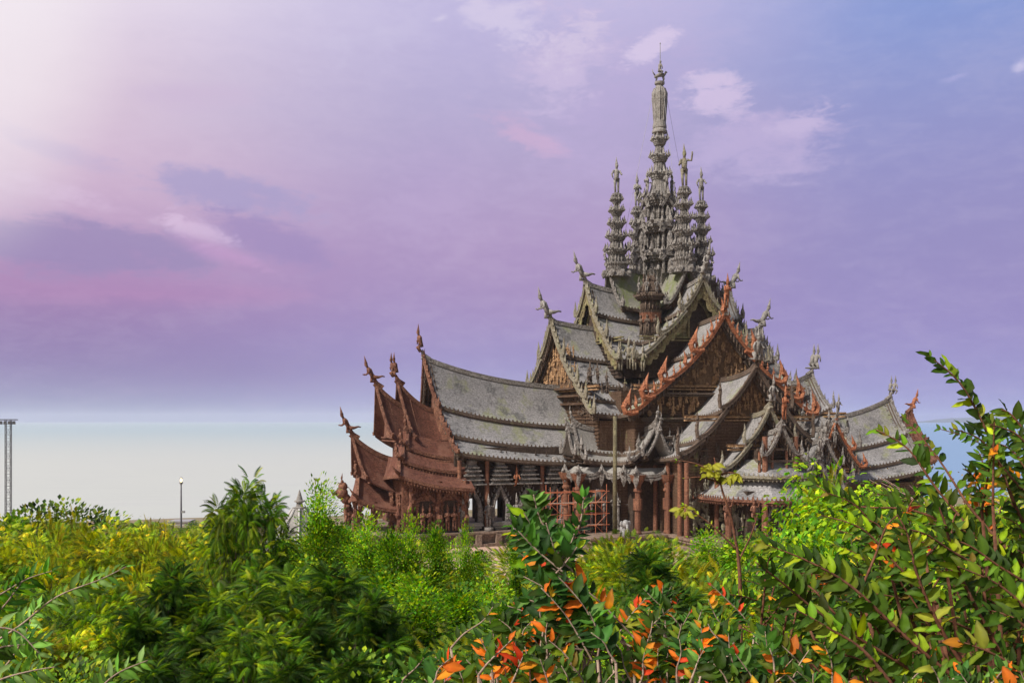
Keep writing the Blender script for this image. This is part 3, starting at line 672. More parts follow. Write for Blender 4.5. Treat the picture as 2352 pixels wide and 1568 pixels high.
        for i in range(5):
            a, b = e[i], e[i+1]; ln = (b-a).length; n = max(1, round(ln/5.5)); nx = (b-a).cross(Vector((0, 0, 1))).normalized()
            for q in range(n):
                p0, p1 = a.lerp(b, q/n), a.lerp(b, (q+1)/n)
                sg = [p0.lerp(p1, u/8)+Vector((0, 0, .15+1.1*(abs(u/8-.5)*2)**2.5)) for u in range(9)]
                tr.sweep(sg, .35, .6); tr.sweep([v-Vector((0, 0, .7)) for v in sg], .25, .5)
                for v in (p0, ): 
                    tr.tube([v+Vector((0, 0, .4)), v+Vector((0, 0, 1.3)), v+Vector((0, 0, 2.3))], [.7, .5, .02], 5)
                    tr.tube([v+Vector((0, 0, .4)), v-Vector((0, 0, .9)), v-Vector((0, 0, 2.2))], [1.0, .8, .05], 5, .6)
                    tr.tube([v, v+Vector((sx*.8, -.8, .9)), v+Vector((sx*.6, -.6, 1.6))], [.3, .3, .02], 5)
                mid = p0.lerp(p1, .5); tr.tube([mid-Vector((0, 0, .4)), mid-Vector((0, 0, 1.4))], [.8, .1], 5, .5)
        tr.build('scalloped_trim', 'carved', o)
    # corner turret in the valley between the two front arms, and its twin
    for i, (cx, cy) in enumerate(((-7.4, -9.2), (9.2, -7.4))):
        tm = MB(); c = (cx, cy)
        prang(tm, cx, cy, [(48.6, 53.2, 2.5, 3.9)], 5+i, .3)
        tm.lathe((cx, cy, 42.5), [(0, 1.2), (1.5, 1.9), (3.5, 1.9), (5.5, 2.0), (6.4, 2.4)], plan=RED)
        tm.lathe((cx, cy, 53.0), [(0, 2.4), (1.2, 1.9), (2.8, 1.1), (3.6, .5)], plan=RED)
        dr = MB(); dr.lathe((cx, cy, 46.2), [(0, 2.15), (.6, 2.25), (1.2, 2.1), (2.2, 2.2)], plan=RED); dr.build('turret_drum', 'column', root)
        o = tm.build('corner_turret', 'timber', root)
        for j in range(3):
            sm = MB(); a = -PI/2+(-1 if cx < 0 else 1)*PI/4+(j-1)*.8
            figure(sm, (cx+2.3*math.cos(a), cy+2.3*math.sin(a), 43.6), a, 4.4, 'pray', crown=False); sm.build('statue', 'timber', o, smooth=True)
            sm = MB(); figure(sm, (cx+1.6*math.cos(a), cy+1.6*math.sin(a), 53.6), a, 3.0, 'raise'); sm.build('statue', 'timber', o, smooth=True)
            sm = MB(); figure(sm, (cx+2.8*math.cos(a), cy+2.8*math.sin(a), 52.4), a, 3.2, 'stand'); sm.build('statue', 'carved', o, smooth=True)
    # bracket figures where the eaves of two arms meet
    bm_ = MB()
    for i, (x, y, z, h) in enumerate([(-15.6, -17.4, 35.5, 5.2), (-17.8, -15.4, 35.5, 5.0), (-16.2, -16, 35.8, 5.6), (-14.4, -18.8, 35.2, 4.6)]):
        sm = MB(); figure(sm, (x, y, z), R(-120), h, 'stand'); sm.build('statue', 'carved_green', root, smooth=True)
    # ---- central tower
    tw = MB()
    tw.lathe((0, 0, 46), [(0, 3.4), (10, 3.4), (12.5, 4.2), (13, 4.6)], plan=RED)
    prang(tw, 0, 0, [(57.0, 64.2, 4.6, 6.3), (63.4, 70.8, 4.2, 5.9), (70.2, 76.8, 3.2, 4.6)], 11, .8)
    for k in range(4):       # little gabled niches on the faces of the tower
        for (zb, rad, sc) in ((58.0, 4.9, 1.15), (64.6, 4.5, 1.05), (71.2, 3.6, .8)):
            W, O, T = wf(k)
            for sg in (-1, 1):
                tw.tube([W(rad, sg*1.5*sc, zb), W(rad, sg*1.5*sc, zb+2.6*sc)], .3*sc, 6)
                tw.sweep([W(rad+.2, 0, zb+6.0*sc), W(rad+.2, sg*.9*sc, zb+4.2*sc), W(rad+.2, sg*1.9*sc, zb+2.8*sc), W(rad+.2, sg*2.5*sc, zb+3.1*sc)], .5, .7*sc, O)
                for q in range(3): flame(tw, W(rad+.2, sg*(.5+.8*q)*sc, zb+(5-.9*q)*sc), T*sg*.5, 1.6*sc, .14)
            tw.tube([W(rad, 0, zb+.2), W(rad+.2, 0, zb+2.0*sc), W(rad, 0, zb+3.2*sc)], [.7*sc, .6*sc, .2*sc], 6)
            flame(tw, W(rad+.2, 0, zb+5.6*sc), T*.01, 2.2*sc, .14)
    o = tw.build('tower', 'carved', root)
    for k in range(4):
        W, O, T = wf(k); Wd = lambda s, t, z: W(s, t, z)
        sm = MB(); figure(sm, W(3.2, 0, 76.4), math.atan2(O.y, O.x), 5.0, 'pray' if k % 2 else 'raise'); sm.build('statue', 'statue', o, smooth=True)
        a = PI/4+k*PI/2; sm = MB(); figure(sm, (3.4*math.cos(a), 3.4*math.sin(a), 75.4), a, 3.4, 'kneel'); sm.build('statue', 'carved', o, smooth=True)
    up = MB()
    prang(up, 0, 0, [(76.6, 82.2, 2.0, 2.3), (81.6, 86.2, 1.55, 2.05), (85.6, 90.0, 1.15, 1.7)], 12, .8)
    up.lathe((0, 0, 76.4), [(0, 2.6), (1.5, 2.0), (4, 1.4), (5, 1.3)], plan=RED)
    up.lathe((0, 0, 89.6), [(0, 1.15), (1.0, 1.1), (1.3, 1.75), (1.7, 1.75), (2.2, 1.5), (2.4, 1.62), (2.8, 1.62), (4.4, 1.3), (5.0, 1.35), (7.0, 1.5), (9.0, 1.72), (10.2, 1.7), (11.2, 1.35), (11.9, .85), (12.2, .8), (12.5, 1.15), (13.0, 1.15), (13.2, .6)], 16)
    for i in range(8):     # four tall robed figures carved round the vase
        a = PI*i/4+.3; c = lambda r, z: (r*math.cos(a), r*math.sin(a), z)
        up.tube([c(1.15, 92.5), c(1.28, 95), c(1.45, 98), c(1.55, 100), c(1.2, 101.2)], [.24, .3, .34, .3, .15], 5)
        if i % 2 == 0: up.tube([c(1.6, 98.4), c(1.7, 99.3), c(1.65, 100.2)], [.18, .26, .18], 6)
    uo = up.build('spire', 'statue', root, smooth=False)
    sm = MB()
    sm.tube([(-1.2, 0, 103.6), (0, 0, 104.3), (1.3, .1, 104.4)], [.35, .55, .4], 6); sm.tube([(1.2, 0, 104.4), (1.7, 0, 105.2), (2.0, 0, 105.0)], [.3, .25, .12], 5)
    for x in (-.9, .9): sm.tube([(x, .2, 104), (x+.2, .25, 103.4), (x, .2, 102.8)], [.18, .12, .1], 5); sm.tube([(x, -.2, 104), (x+.2, -.25, 103.4), (x, -.2, 102.8)], [.18, .12, .1], 5)
    sm.tube([(-1.2, 0, 104), (-1.7, 0, 104.6), (-1.9, 0, 105.4)], [.2, .15, .03], 4)
    figure(sm, (0, 0, 104.1), 0, 4.4, 'ride', crown=False); sm.build('statue', 'statue', uo, smooth=True)
    ro = MB(); ro.tube([(0.15, 0, 105), (.15, 0, 111.4)], [.1, .07], 5); ro.blob((.15, 0, 111.5), (.16, .16, .2)); ro.build('rod', 'metal', uo)
    for x, y in ((-11.5, 0), (11.5, 0), (0, -11.5)):
        wr = MB(); wr.tube([(x*.17, y*.17, 99), (x*.5, y*.5, 81.5), (x*.8, y*.8, 66)], .035, 4); wr.build('guy_wire', 'metal', uo)
    # ---- four lesser spires on the ridges
    for k in range(4):
        W, O, T = wf(k); c = W(11, 0, 0); sp = MB()
        prang(sp, c.x, c.y, [(60.0, 63.9, 2.3, 2.6), (63.3, 66.9, 1.7, 2.15), (66.2, 69.8, 1.35, 1.75), (69.2, 72.6, 1.05, 1.45), (72.1, 75.0, .8, 1.15)], 20+k, 1.05)
        sp.lathe((c.x, c.y, 57.3), [(0, 2.9), (.5, 2.7), (1.2, 2.2), (2.4, 2.3), (2.8, 2.6), (3.2, 2.6)], plan=RED)
        for i in range(8):
            dx, dy = DIR8[i]; b = Vector((c.x+dx*2.8, c.y+dy*2.8, 58.6)); sp.tube([b, b+Vector((dx*.2, dy*.2, -.7)), b+Vector((dx*.4, dy*.4, -1.5))], [.6, .65, .1], 5)
        sp.lathe((c.x, c.y, 74.6), [(0, .55), (.8, .7), (1.0, .95), (1.5, .95), (1.7, .55)], plan=RED)
        so_ = sp.build('lesser_spire', 'carved', root)
        sm = MB(); figure(sm, (c.x, c.y, 76.2), R(-100), [7.8, 6.6, 6.8, 6.8][k], ['raise', 'stand', 'pray', 'stand'][k]); sm.build('statue', 'carved_green' if k == 0 else 'statue', so_, smooth=True)
    # ---- brown outer hall at the end of the left arm
    Lb = dict(rm='brown_roof', bm='brown_wood', fm='brown_wood', stm='brown_wood', ped='brown_wood', hook=0)
    tier(root, 3, 53, 61.6, 26.6, 5.9, [(0, 0, 8.6, 8.8)], p=1.8, eav=.6, rake=1.4, fl=.8, board=.6, statue='ride', sth=5.0, twin=True, teeth=0, pend=False, name='hall_roof', **Lb)
    tier(root, 3, 57, 66.1, 26.6, 5.2, [(0, 0, 7.6, 8.2)], p=1.8, eav=.65, rake=1.4, fl=.7, board=.55, statue='fly', sth=6.0, teeth=0, pend=False, name='hall_roof', **Lb)
    tier(root, 3, 61, 71.1, 16.4, 5.0, [(0, 0, 6.4, 6.0)], p=1.8, eav=.6, rake=1.4, fl=.7, board=.5, statue='fly', sth=6.0, teeth=0, pend=False, name='porch_roof', **Lb)
    W, O, T = wf(3)
    def lean(sA, sB, layers, nm, z_lift, hip=.3):
        mb = MB(); tr = MB()
        n = 14
        def zc(s): return z_lift*max(0, (s-sA)/(sB-sA))**2.0
        for sg in (1,):
            for (t0, z0, t1, z1) in layers:
                vs = []; 
                for i in range(n+1):
                    s = sA+(sB-sA)*i/n
                    for j in range(5):
                        q = j/4; vs.append(W(s+(t0+(t1-t0)*q-t0)*.25*(i/n), sg*(t0+(t1-t0)*q), z0+(z1-z0)*(1-(1-q)**1.4)+zc(s)))
                fs = [(i*5+j, (i+1)*5+j, (i+1)*5+j+1, i*5+j+1) for i in range(n) for j in range(4)]
                if sg > 0: fs = [f[::-1] for f in fs]
                mb.add(vs, fs)
                e = [vs[i*5+4]-Vector((0, 0, .3)) for i in range(n+1)]; tr.sweep(e, .3, .6, T)
                tr.sweep([q-T*sg*.4-Vector((0, 0, .45)) for q in e], .25, .4, T)
                h = [vs[n*5+j]+Vector((0, 0, .2)) for j in range(5)]; tr.sweep(h, .6, .5)
                en = h[-1]; tr.tube([en-T*sg*1.5, en, en+T*sg*.5+O*.8+Vector((0, 0, .6)), en+O*1.6+T*sg*.4+Vector((0, 0, 1.7))], [.3, .4, .3, .05], 5)
                for i in range(int((sB-sA)/.6)):
                    c = e[0].lerp(e[-1], i*.6/(sB-sA)); c.z = e[0].z+zc(sA+i*.6)*1.0-.5; tr.tube([c, c-Vector((0, 0, .45))], [.2, .05], 4)
                sm = MB(); figure(sm, W(sB+.5, sg*(t0+.6), z0+zc(sB)+.2), math.atan2(O.y, O.x), 3.8, 'kneel', crown=False); sm.build('statue', 'brown_wood', root, smooth=True)
            # hipped end
        for (t0, z0, t1, z1) in layers:
            vs = []
            for j in range(5):      # a short return that turns the corner and dies into the wall
                q = j/4; s = sB+(t1-t0)*q*.25; z = z0+(z1-z0)*(1-(1-q)**1.4)+zc(sB); tt = t0+(t1-t0)*q
                for u in (0, .25, .5, .75, 1): vs.append(W(s+.6*q*(1-u)*u*4, tt-(tt-t0*hip)*(1-u), z-.25*math.sin(u*PI)*q-1.2*(1-u)**2*q))
            mb.add(vs, [(j*5+i, (j+1)*5+i, (j+1)*5+i+1, j*5+i+1) for j in range(4) for i in range(4)])
            tr.sweep([v-Vector((0, 0, .3)) for v in vs[20:25]], .3, .6)
        o = mb.build(nm, 'brown_roof', root); tr.build('eave_trim', 'brown_wood', o)
    lean(51.5, 61.5, [(7.4, 20.6, 10.6, 17.6)], 'hall_skirt_roof', 2.2)
    lean(50.8, 63, [(9.6, 17.8, 13.2, 14.9)], 'hall_skirt_roof', 2.4)
    lean(50.2, 64.5, [(12.2, 14.6, 16.2, 11.7)], 'hall_skirt_roof', 2.9)
    lean(63, 70.5, [(2.5, 11.2, 8.2, 7.2)], 'porch_skirt_roof', 2.6)
    hw_ = MB(); 
    hw_.box(W(57.5, 13.6, 8.2), (13.5, .6, 9.6)); hw_.box(W(57.5, -13.6, 8.2), (13.5, .6, 9.6)); hw_.box(W(63.4, 4, 8.5), (.6, 18, 9.0)); hw_.box(W(57, 1, 17), (9, 12, 8))
    hw_.box(W(56, 2, 14), (10, 18, 6))
    ho = hw_.build('hall_wall', 'brown_wood', root)
    # carved niches with standing figures on the brown wall
    for i, s in enumerate((54.6, 59.6)):
        nb = MB(); f = 14.1
        for sg in (-1, 1):
            nb.tube([W(s+sg*1.7, f, 3.2), W(s+sg*1.7, f, 8.2)], [.38, .32], 8); nb.blob(W(s+sg*1.7, f, 8.5), (.6, .5, .4)); nb.blob(W(s+sg*1.7, f, 3.6), (.6, .5, .5))
            nb.sweep([W(s, f, 12.0), W(s+sg*.6, f, 10.4), W(s+sg*1.5, f, 9.4), W(s+sg*2.3, f, 8.6), W(s+sg*2.9, f, 9.2)], .5, .7, T)
            for q in range(4): flame(nb, W(s+sg*(.5+.6*q), f+.1, 11.0-.7*q), O*(sg*.5), 1.2, .15)
        nb.tube([W(s, f, 11.5), W(s, f, 13.2)], [.4, .03], 5)
        nn_ = nb.build('niche', 'brown_wood', root)
        dk = MB(); dk.box(W(s, 13.95, 6.2), (2.9, .1, 6.0)); dk.build('recess_shade', 'dark_wood_and_shade', nn_)  # thin dark panel on the wall face, painting the niche's shade
        for q in (-.7, .7):
            sm = MB(); figure(sm, W(s+q, 14.6, 3.3), math.atan2(T.y, T.x), 4.6, 'pray'); sm.build('statue', 'brown_wood', nn_, smooth=True)
    for s, t in ((51.6, 14.2), (57.1, 14.4), (62.6, 14.4), (64.4, 12), (64.4, 6), (68.3, 6.4), (71.2, 3.2), (71.2, -3.2), (68.3, -6.4)):
        cb = MB(); top = 13.5 if s < 64 else 11 if s < 68 else 9.2
        cb.lathe(W(s, t, 2.8), [(0, .7), (.5, .7), (.6, .5), (1.5, .45), (top-4.2, .4), (top-3.8, .65), (top-3.2, .75)], 8)
        figure(cb, W(s, t, top-4.6)+T*.7, math.atan2(T.y, T.x), 3.2, 'raise'); 
        for q in range(4): cb.blob(W(s, t, 0)+Vector((O*(.3*(-1)**q)+T*.3))+Vector((0, 0, 4+q*(top-6)/4)), (.6, .6, .8), 6, 3)
        cb.build('carved_column', 'brown_wood', root)
    # outermost bracket: an elephant headed figure carrying the porch eave
    sm = MB()
    c = W(72.5, 0, 9.0)
    for z, r, dx in ((0, 1.1, 0), (1.2, 1.3, .8), (2.5, 1.0, .6), (-1.6, .9, -.4), (-3.0, .8, -.9)): sm.blob(c+O*dx+Vector((0, 0, z)), (r, r, r), 8, 4)
    sm.tube([c+O*1.4+Vector((0, 0, 1.6)), c+O*2.6+Vector((0, 0, 1.0)), c+O*3.0+Vector((0, 0, 2.0))], [.6, .4, .25], 6)
    figure(sm, c+Vector((0, 0, -5.8)), math.atan2(O.y, O.x), 5, 'raise'); figure(sm, c+O*.6+Vector((0, 0, 2.2)), math.atan2(O.y, O.x), 3.4, 'fly')
    sm.build('statue', 'brown_wood', root, smooth=True, label='brown carved bracket figure at the far left porch corner')
    # ---- podium
    pd = MB()
    for z0, z1, g in ((-.5, .6, 1.2), (.6, 1.9, 0), (1.9, 2.5, .6), (2.5, 2.9, .9)):
        pd.box((0, 0, (z0+z1)/2), (44+2*g, 44+2*g, z1-z0))
        pd.box((-47, 0, (z0+z1)/2+.003), (52+2*g, 29.5+2*g, z1-z0)); pd.box((44, 0, (z0+z1)/2+.003), (60+2*g, 26+2*g, z1-z0)); pd.box((0, -35, (z0+z1)/2+.006), (31+2*g, 32+2*g, z1-z0))
        pd.box((0, 32, (z0+z1)/2+.006), (28+2*g, 26+2*g, z1-z0))
        for sx in (-1, 1): pd.box((sx*22, -22, (z0+z1)/2+.009), (20+2*g, 20+2*g, z1-z0))
    for i in range(12): pd.box((-24-i*4.2, -14.9-.7, 1.25), (1.1, 1.0, 2.3))
    pd.build('podium', 'plinth', root)
    # ---- left wing arcade
    ws = [49.6, 43.6, 37.6, 31.6]
    wl = MB(); f = 11.6
    edges = [52.6]+[x for s in ws for x in (s+1.0, s-1.0)]+[18]
    for i in range(0, len(edges), 2):
        a, b = edges[i], edges[i+1]; wl.box(W((a+b)/2, f, 9.2), (a-b, .5, 12.6))
    for s in ws: wl.box(W(s, f, 12.4), (2.0, .5, 6.2)); wl.box(W(s, f, 3.4), (2.0, .5, 1.2))
    wl.box(W(35, f, 17.5), (36, .5, 4.0))
    # back wall, open between its posts
    for s in (51, 46.6, 40.6, 34.6): wl.box(W(s, -11.6, 9.2), (1.6, .5, 12.6))
    wl.box(W(35, -11.6, 17.5), (36, .5, 4.0)); wl.box(W(22, -11.6, 9.2), (20, .5, 12.6))
    wl.box(W(26, 0, 12), (.5, 24, 18)); wl.box(W(33, 0, 18.6), (30, 20, .4))
    wl.build('arcade_wall', 'dark_wood_and_shade', root)
    for i, s in enumerate(ws):
        fr = MB(); g = 12.7
        arch = [W(s+1.55, g, 4.4), W(s+1.6, g, 7.6), W(s+1.35, g, 8.8), W(s+.7, g, 10.0), W(s, g, 11.6), W(s-.7, g, 10.0), W(s-1.35, g, 8.8), W(s-1.6, g, 7.6), W(s-1.55, g, 4.4)]
        fr.sweep(arch, .8, .75, T)
        rr = random.Random(i)
        for a, b in zip(arch, arch[1:]):
            n = max(1, int((b-a).length/.55))
            for q in range(n):
                c = a.lerp(b, q/n)+T*rr.uniform(-.1, .4)+O*rr.uniform(-.15, .15); fr.blob(c, (rr.uniform(.25, .5), rr.uniform(.25, .5), rr.uniform(.25, .5)), 5, 2)
        for sg in (-1, 1):
            for q in range(4): flame(fr, W(s+sg*(.6+.5*q), g, 11.4-.85*q), O*(sg*.9), .9, .18)
            figure(fr, W(s+sg*2.0, g+.2, 4.0), math.atan2(T.y, T.x), 3.6, 'stand')
        flame(fr, W(s, g, 11.6), O*.01, 1.6, .2)
        wo = fr.build('arched_window', 'carved', root, label=None)
        sl2 = MB()
        for z, w_, d in ((3.2, 2.6, 1.4), (3.6, 3.4, 2.0), (4.05, 4.0, 2.4), (4.4, 3.6, 2.0)): sl2.box(W(s, g+.1, z), (w_, d, .34))
        sl2.build('sill', 'shingle_pale', wo)
        cn = MB()      # little stepped roof above the window
        for q, (z, w_) in enumerate(((12.2, 5.4), (13.1, 4.6), (14.0, 3.9), (14.9, 3.2), (15.6, 2.4))):
            cn.box(W(s, f+1.1, z), (w_, 2.6, .28)); cn.box(W(s, f+.9, z+.45), (w_*.82, 1.9, .62), 0, .8)
        cn.lathe(W(s, f+1.0, 16.0), [(0, .9), (.3, 1.1), (.9, 1.1), (1.3, .7), (1.5, .2)], 10)
        cn.build('window_canopy', 'carved', wo)
    for s in (46.6, 34.6, 28.6, 52.4):
        cb = MB(); cb.tube([W(s, 13.2, 2.8), W(s, 13.2, 17)], [.5, .44], 10); cb.build('column', 'column', root)
    for s in (40.6, 52.0, 46.6):
        sm = MB(); figure(sm, W(s, 14.2, 3.6), math.atan2(T.y, T.x), 5.6, 'raise'); sm.box(W(s, 14.2, 3.2), (1.6, 1.4, .9)); sm.build('statue', 'carved', root, smooth=True)
    sm = MB(); figure(sm, W(40.4, 13.4, 12.0), math.atan2(T.y, T.x), 4.4, 'fly'); sm.build('statue', 'orange_wood', root, smooth=True)
    # ---- walls of the main block, ground storey
    mbk = MB()
    mbk.box((0, 0, 16), (40, 40, 30)); mbk.box((-18, -18, 9), (10, 10, 12)); mbk.box((18, -18, 9), (10, 10, 12))
    mbk.build('main_wall', 'siding', root)
    # dark recess panels paint the shade inside the ground storey niches; posts
    W0, O0, T0 = wf(0)
    def arch_niche(w, s, t, zb, h, wd, m='carved', axis=None):
        Wx, Ox, Tx = axis; nb = MB()
        for sg in (-1, 1):
            nb.tube([Wx(s, t+sg*wd, zb), Wx(s, t+sg*wd, zb+h*.6)], [.3, .26], 7); nb.blob(Wx(s, t+sg*wd, zb+h*.62), (.5, .5, .35)); nb.blob(Wx(s, t+sg*wd, zb+.3), (.5, .5, .35))
            nb.sweep([Wx(s, t, zb+h), Wx(s, t+sg*wd*.5, zb+h*.82), Wx(s, t+sg*wd, zb+h*.68), Wx(s, t+sg*wd*1.4, zb+h*.72)], .4, .5, Ox)
            for q in range(3): flame(nb, Wx(s, t+sg*wd*(.3+.35*q), zb+h*(.9-.09*q)), Tx*(sg*.5), .9, .15)
        o = nb.build('niche', m, root); d = MB(); d.box(Wx(s-.45, t, zb+h*.4), (2*wd*abs(Tx.x)+.3*abs(Ox.x), 2*wd*abs(Tx.y)+.3*abs(Ox.y), h*.8)); d.build('recess_shade', 'dark_wood_and_shade', o)  # dark slab behind the frame paints the shade of a hollow niche
        return o
    # left flank of the front arm (faces left and towards the camera)
    for t in (-11.5, -6.5, -1.5, 3.5, 8.5, 12.5):
        arch_niche(None, 36.6, t, 3, 6.2, 1.3, 'carved_green', wf(0))
    ps = MB()
    for t in (-15.6, -9, -4, 1, 6, 11, 15.6):
        cb = MB(); cb.tube([W0(38.4, t, 2.8), W0(38.4, t, 17)], [.5, .45], 10); cb.build('column', 'column', root)
    for s in (21, 26, 31, 35.5):
        for sg in (-1, 1):
            cb = MB(); cb.tube([W0(s, sg*15.4, 2.8), W0(s, sg*15.4, 17.2)], [.48, .42], 10); cb.build('column', 'column', root)
    for (s, t) in ((50.2, -6.4), (50.2, 6.4), (45.5, -11), (45.5, 11), (45.9, -3.4), (45.9, 3.4)):
        cb = MB(); top = 10.6 if s > 49 or abs(t) > 10 else 22.0
        cb.tube([W0(s, t, 2.8), W0(s, t, top)], [.62, .5], 10); cb.build('column', 'column', root)
    dk = MB(); dk.box(W0(41.5, 0, 7.5), (16, 11, 9)); dk.box(W0(40.5, 0, 16.4), (7, 6, 6)); dk.build('porch_wall', 'dark_wood_and_shade', root)  # upper dark box stands in for the shaded open room behind the posts
    for t in (-4.4, -1.6, 1.6, 4.4):
        cb = MB(); cb.tube([W0(45.6, t, 14), W0(45.6, t, 19.8)], [.3, .28], 8); cb.build('post', 'column', root)
    bm2 = MB()
    for z in (15.0, 17.4, 19.6): bm2.sweep([W0(45.7, -5, z), W0(45.7, 5, z)], .35, .45, O0)
    bm2.build('beam', 'timber', root)
    carve_band(root, wf(0), 47.4, -7, 7, 4, 9.5, 34, 'carved', 41, (2.0, 3.2)); carve_band(root, (lambda s, t, z: W0(t, -s, z), -T0, O0), 8.4, 38, 46, 4, 10, 30, 'carved_green', 42, (2.0, 3.2))
    for t in (-3.4, 0, 3.4): arch_niche(None, 48.6, t, 3, 6.4, 1.2, 'carved', wf(0))
    # carved big figures on the sides of the front porch
    for t, s in ((-12.4, 47), (12.4, 47), (-8.5, 49.8), (8.5, 49.8)):
        sm = MB(); figure(sm, W0(s, t, 6.0), math.atan2(O0.y, O0.x), 4.6, 'raise'); sm.build('statue', 'column', root, smooth=True)
    # ---- corner pavilion posts: banded pillars
    for (x, y) in ((-21.4, -29.8), (-15.2, -30.4), (-30.2, -21.4), (-30.2, -15.4), (21.4, -29.8), (30.2, -21.4)):
        cb = MB(); c = (x, y, 0)
        cb.lathe(c, [(2.8, .62), (3.2, .8), (3.6, .62), (7.6, .58), (7.61, .9), (9.8, .9), (9.81, .55), (11, .55), (11.2, .85), (11.6, .85), (11.8, .6), (12.6, .75), (13.2, 1.2), (14.4, 1.7)], 10)
        cb.lathe(c, [(-.4, .9), (.1, 1.0), (.4, .8), (.8, 1.0), (1.1, .8), (1.5, 1.0), (1.8, .8), (2.2, 1.0), (2.8, .9)], 12)
        cb.build('banded_pillar', 'column', root)
    # terrace fronts and niches under the corner pavilion
    ax = wf(0, (-17, -17))
    for t in (-9.5, -4.6, 0.4, 5.4): arch_niche(None, 5.6, t, 3, 8.2, 1.4, 'carved', ax)
    ax = wf(3, (-17, -17))
    for t in (-5, .5, 5.5): arch_niche(None, 5.6, t, 3, 8.2, 1.4, 'carved', ax)
    dk = MB(); dk.box((-21, -16, 8.4), (13, 12, 11.4)); dk.box((-14, -20, 8.4), (12, 10.2, 11.4)); dk.build('pavilion_wall', 'dark_wood_and_shade', root)
    dk = MB(); dk.box((21, -16, 8.4), (13, 12, 11.4)); dk.build('pavilion_wall', 'dark_wood_and_shade', root)
    gp = MB(); gp.tube([(-25.3, -27.8, 2.2), (-25.3, -27.8, 25.8)], [.45, .38], 10); gp.build('support_post', 'pole_green', root, smooth=True, label='tall mossy green post')
    es = MB(); es.blob((-25, -31.5, 4.2), (1.2, .9, 1.2), 8, 5); es.blob((-25.3, -32.3, 5.3), (.7, .7, .8), 8, 5); es.tube([(-25.3, -32.9, 5.2), (-25.4, -33.3, 4.2), (-25.3, -33.4, 3.2)], [.3, .22, .14], 6)
    for q in (-1, 1): es.blob((-25.3+q*.8, -32.2, 5.3), (.45, .12, .6), 7, 3); es.tube([(-25+q*.6, -32, 4), (-25+q*.6, -32, 2.4)], [.35, .35], 6)
    es.build('elephant_statue', 'metal', root, smooth=True)
    # dark figures high on the plank wall, one mossy green
    for i, (t, z, h, m) in enumerate([(-11.2, 16.6, 4.6, 'timber'), (-9, 16.2, 5.0, 'timber'), (-5.2, 16.4, 5.6, 'carved_green'), (-2.8, 16.2, 5.2, 'dark_wood_and_shade'), (-.8, 16.4, 5.0, 'pole_green'), (.6, 21.6, 4.8, 'dark_wood_and_shade'), (2.2, 22.0, 5.6, 'dark_wood_and_shade'), (-7.2, 16.2, 4.4, 'dark_wood_and_shade')]):
        sm = MB(); figure(sm, W0(25.6, t, z), math.atan2(O0.y, O0.x), h, 'stand' if i % 2 else 'raise'); sm.box(W0(25.5, t, z-.2), (1.2, .9, .4)); sm.build('statue', m, root, smooth=True)
    # carved soffit figures under the left eaves of the upper roofs
    rr = random.Random(7)
    for i in range(26):
        s = rr.uniform(19.5, 24.5); z = rr.uniform(24.2, 34)-.0
        t = 9+rr.uniform(0, 6)*(1-(z-24)/14)+3
        sm = MB(); figure(sm, W(s, min(t, 14), z), math.atan2(T.y, T.x), rr.uniform(2.4, 3.6), rr.choice(['stand', 'raise', 'kneel'])); sm.build('statue', 'timber', root, smooth=True)
    for z in (28.5, 30.2, 31.8): 
        e = MB(); e.box(W(24.2, 0, z), (3.0+.4*(z-28), 30-(z-28)*2.4, .45)); e.build('cornice', 'siding', root)
    L3, F0 = wf(3), wf(0)
    carve_band(root, L3, 24.8, -16, 15.5, 26, 33, 90, 'timber', 1, (1.8, 3.2))
    carve_band(root, wf(0, (0, 0)), 17.0, -19.5, -13.0, 24, 31.0, 46, 'timber', 2, (1.8, 3.0))
    carve_band(root, L3, 25.2, -10, 10, 33, 39, 40, 'relief', 3, (1.6, 2.6))
    carve_band(root, F0, 36.4, -13, -3.5, 16.5, 19.5, 24, 'timber', 4, (1.6, 2.4))
    carve_band(root, F0, 25.4, -18, 6, 26.0, 29.0, 46, 'relief', 14, (1.8, 3.0)); carve_band(root, F0, 25.4, -19, -4, 17.0, 20.0, 34, 'carved', 15, (2.2, 3.8))
    for z_, d_ in ((30.4, 1.6), (25.4, 1.3), (21.6, 1.1), (16.4, 1.3)):
        lg = MB(); lg.box(W0(25.6, 0, z_), (37, d_, .4)); lg.box(W0(25.4, 0, z_-.45), (36.4, d_*.6, .3)); lg.build('ledge', 'timber', root)
    carve_band(root, F0, 37.0, -15, -10, 3.5, 12, 40, 'carved_green', 5, (1.6, 2.6))
    for (ax_, s_, a, b) in ((wf(3), 12.0, 0, 0),):
        carve_band(root, (lambda s, t, z, f=L3[0]: f(t, s, z), L3[2], L3[1]), 12.3, 19, 51, 13.5, 17, 60, 'dark_wood_and_shade', 6, (1.6, 2.6))
    return root
temple = build_temple()
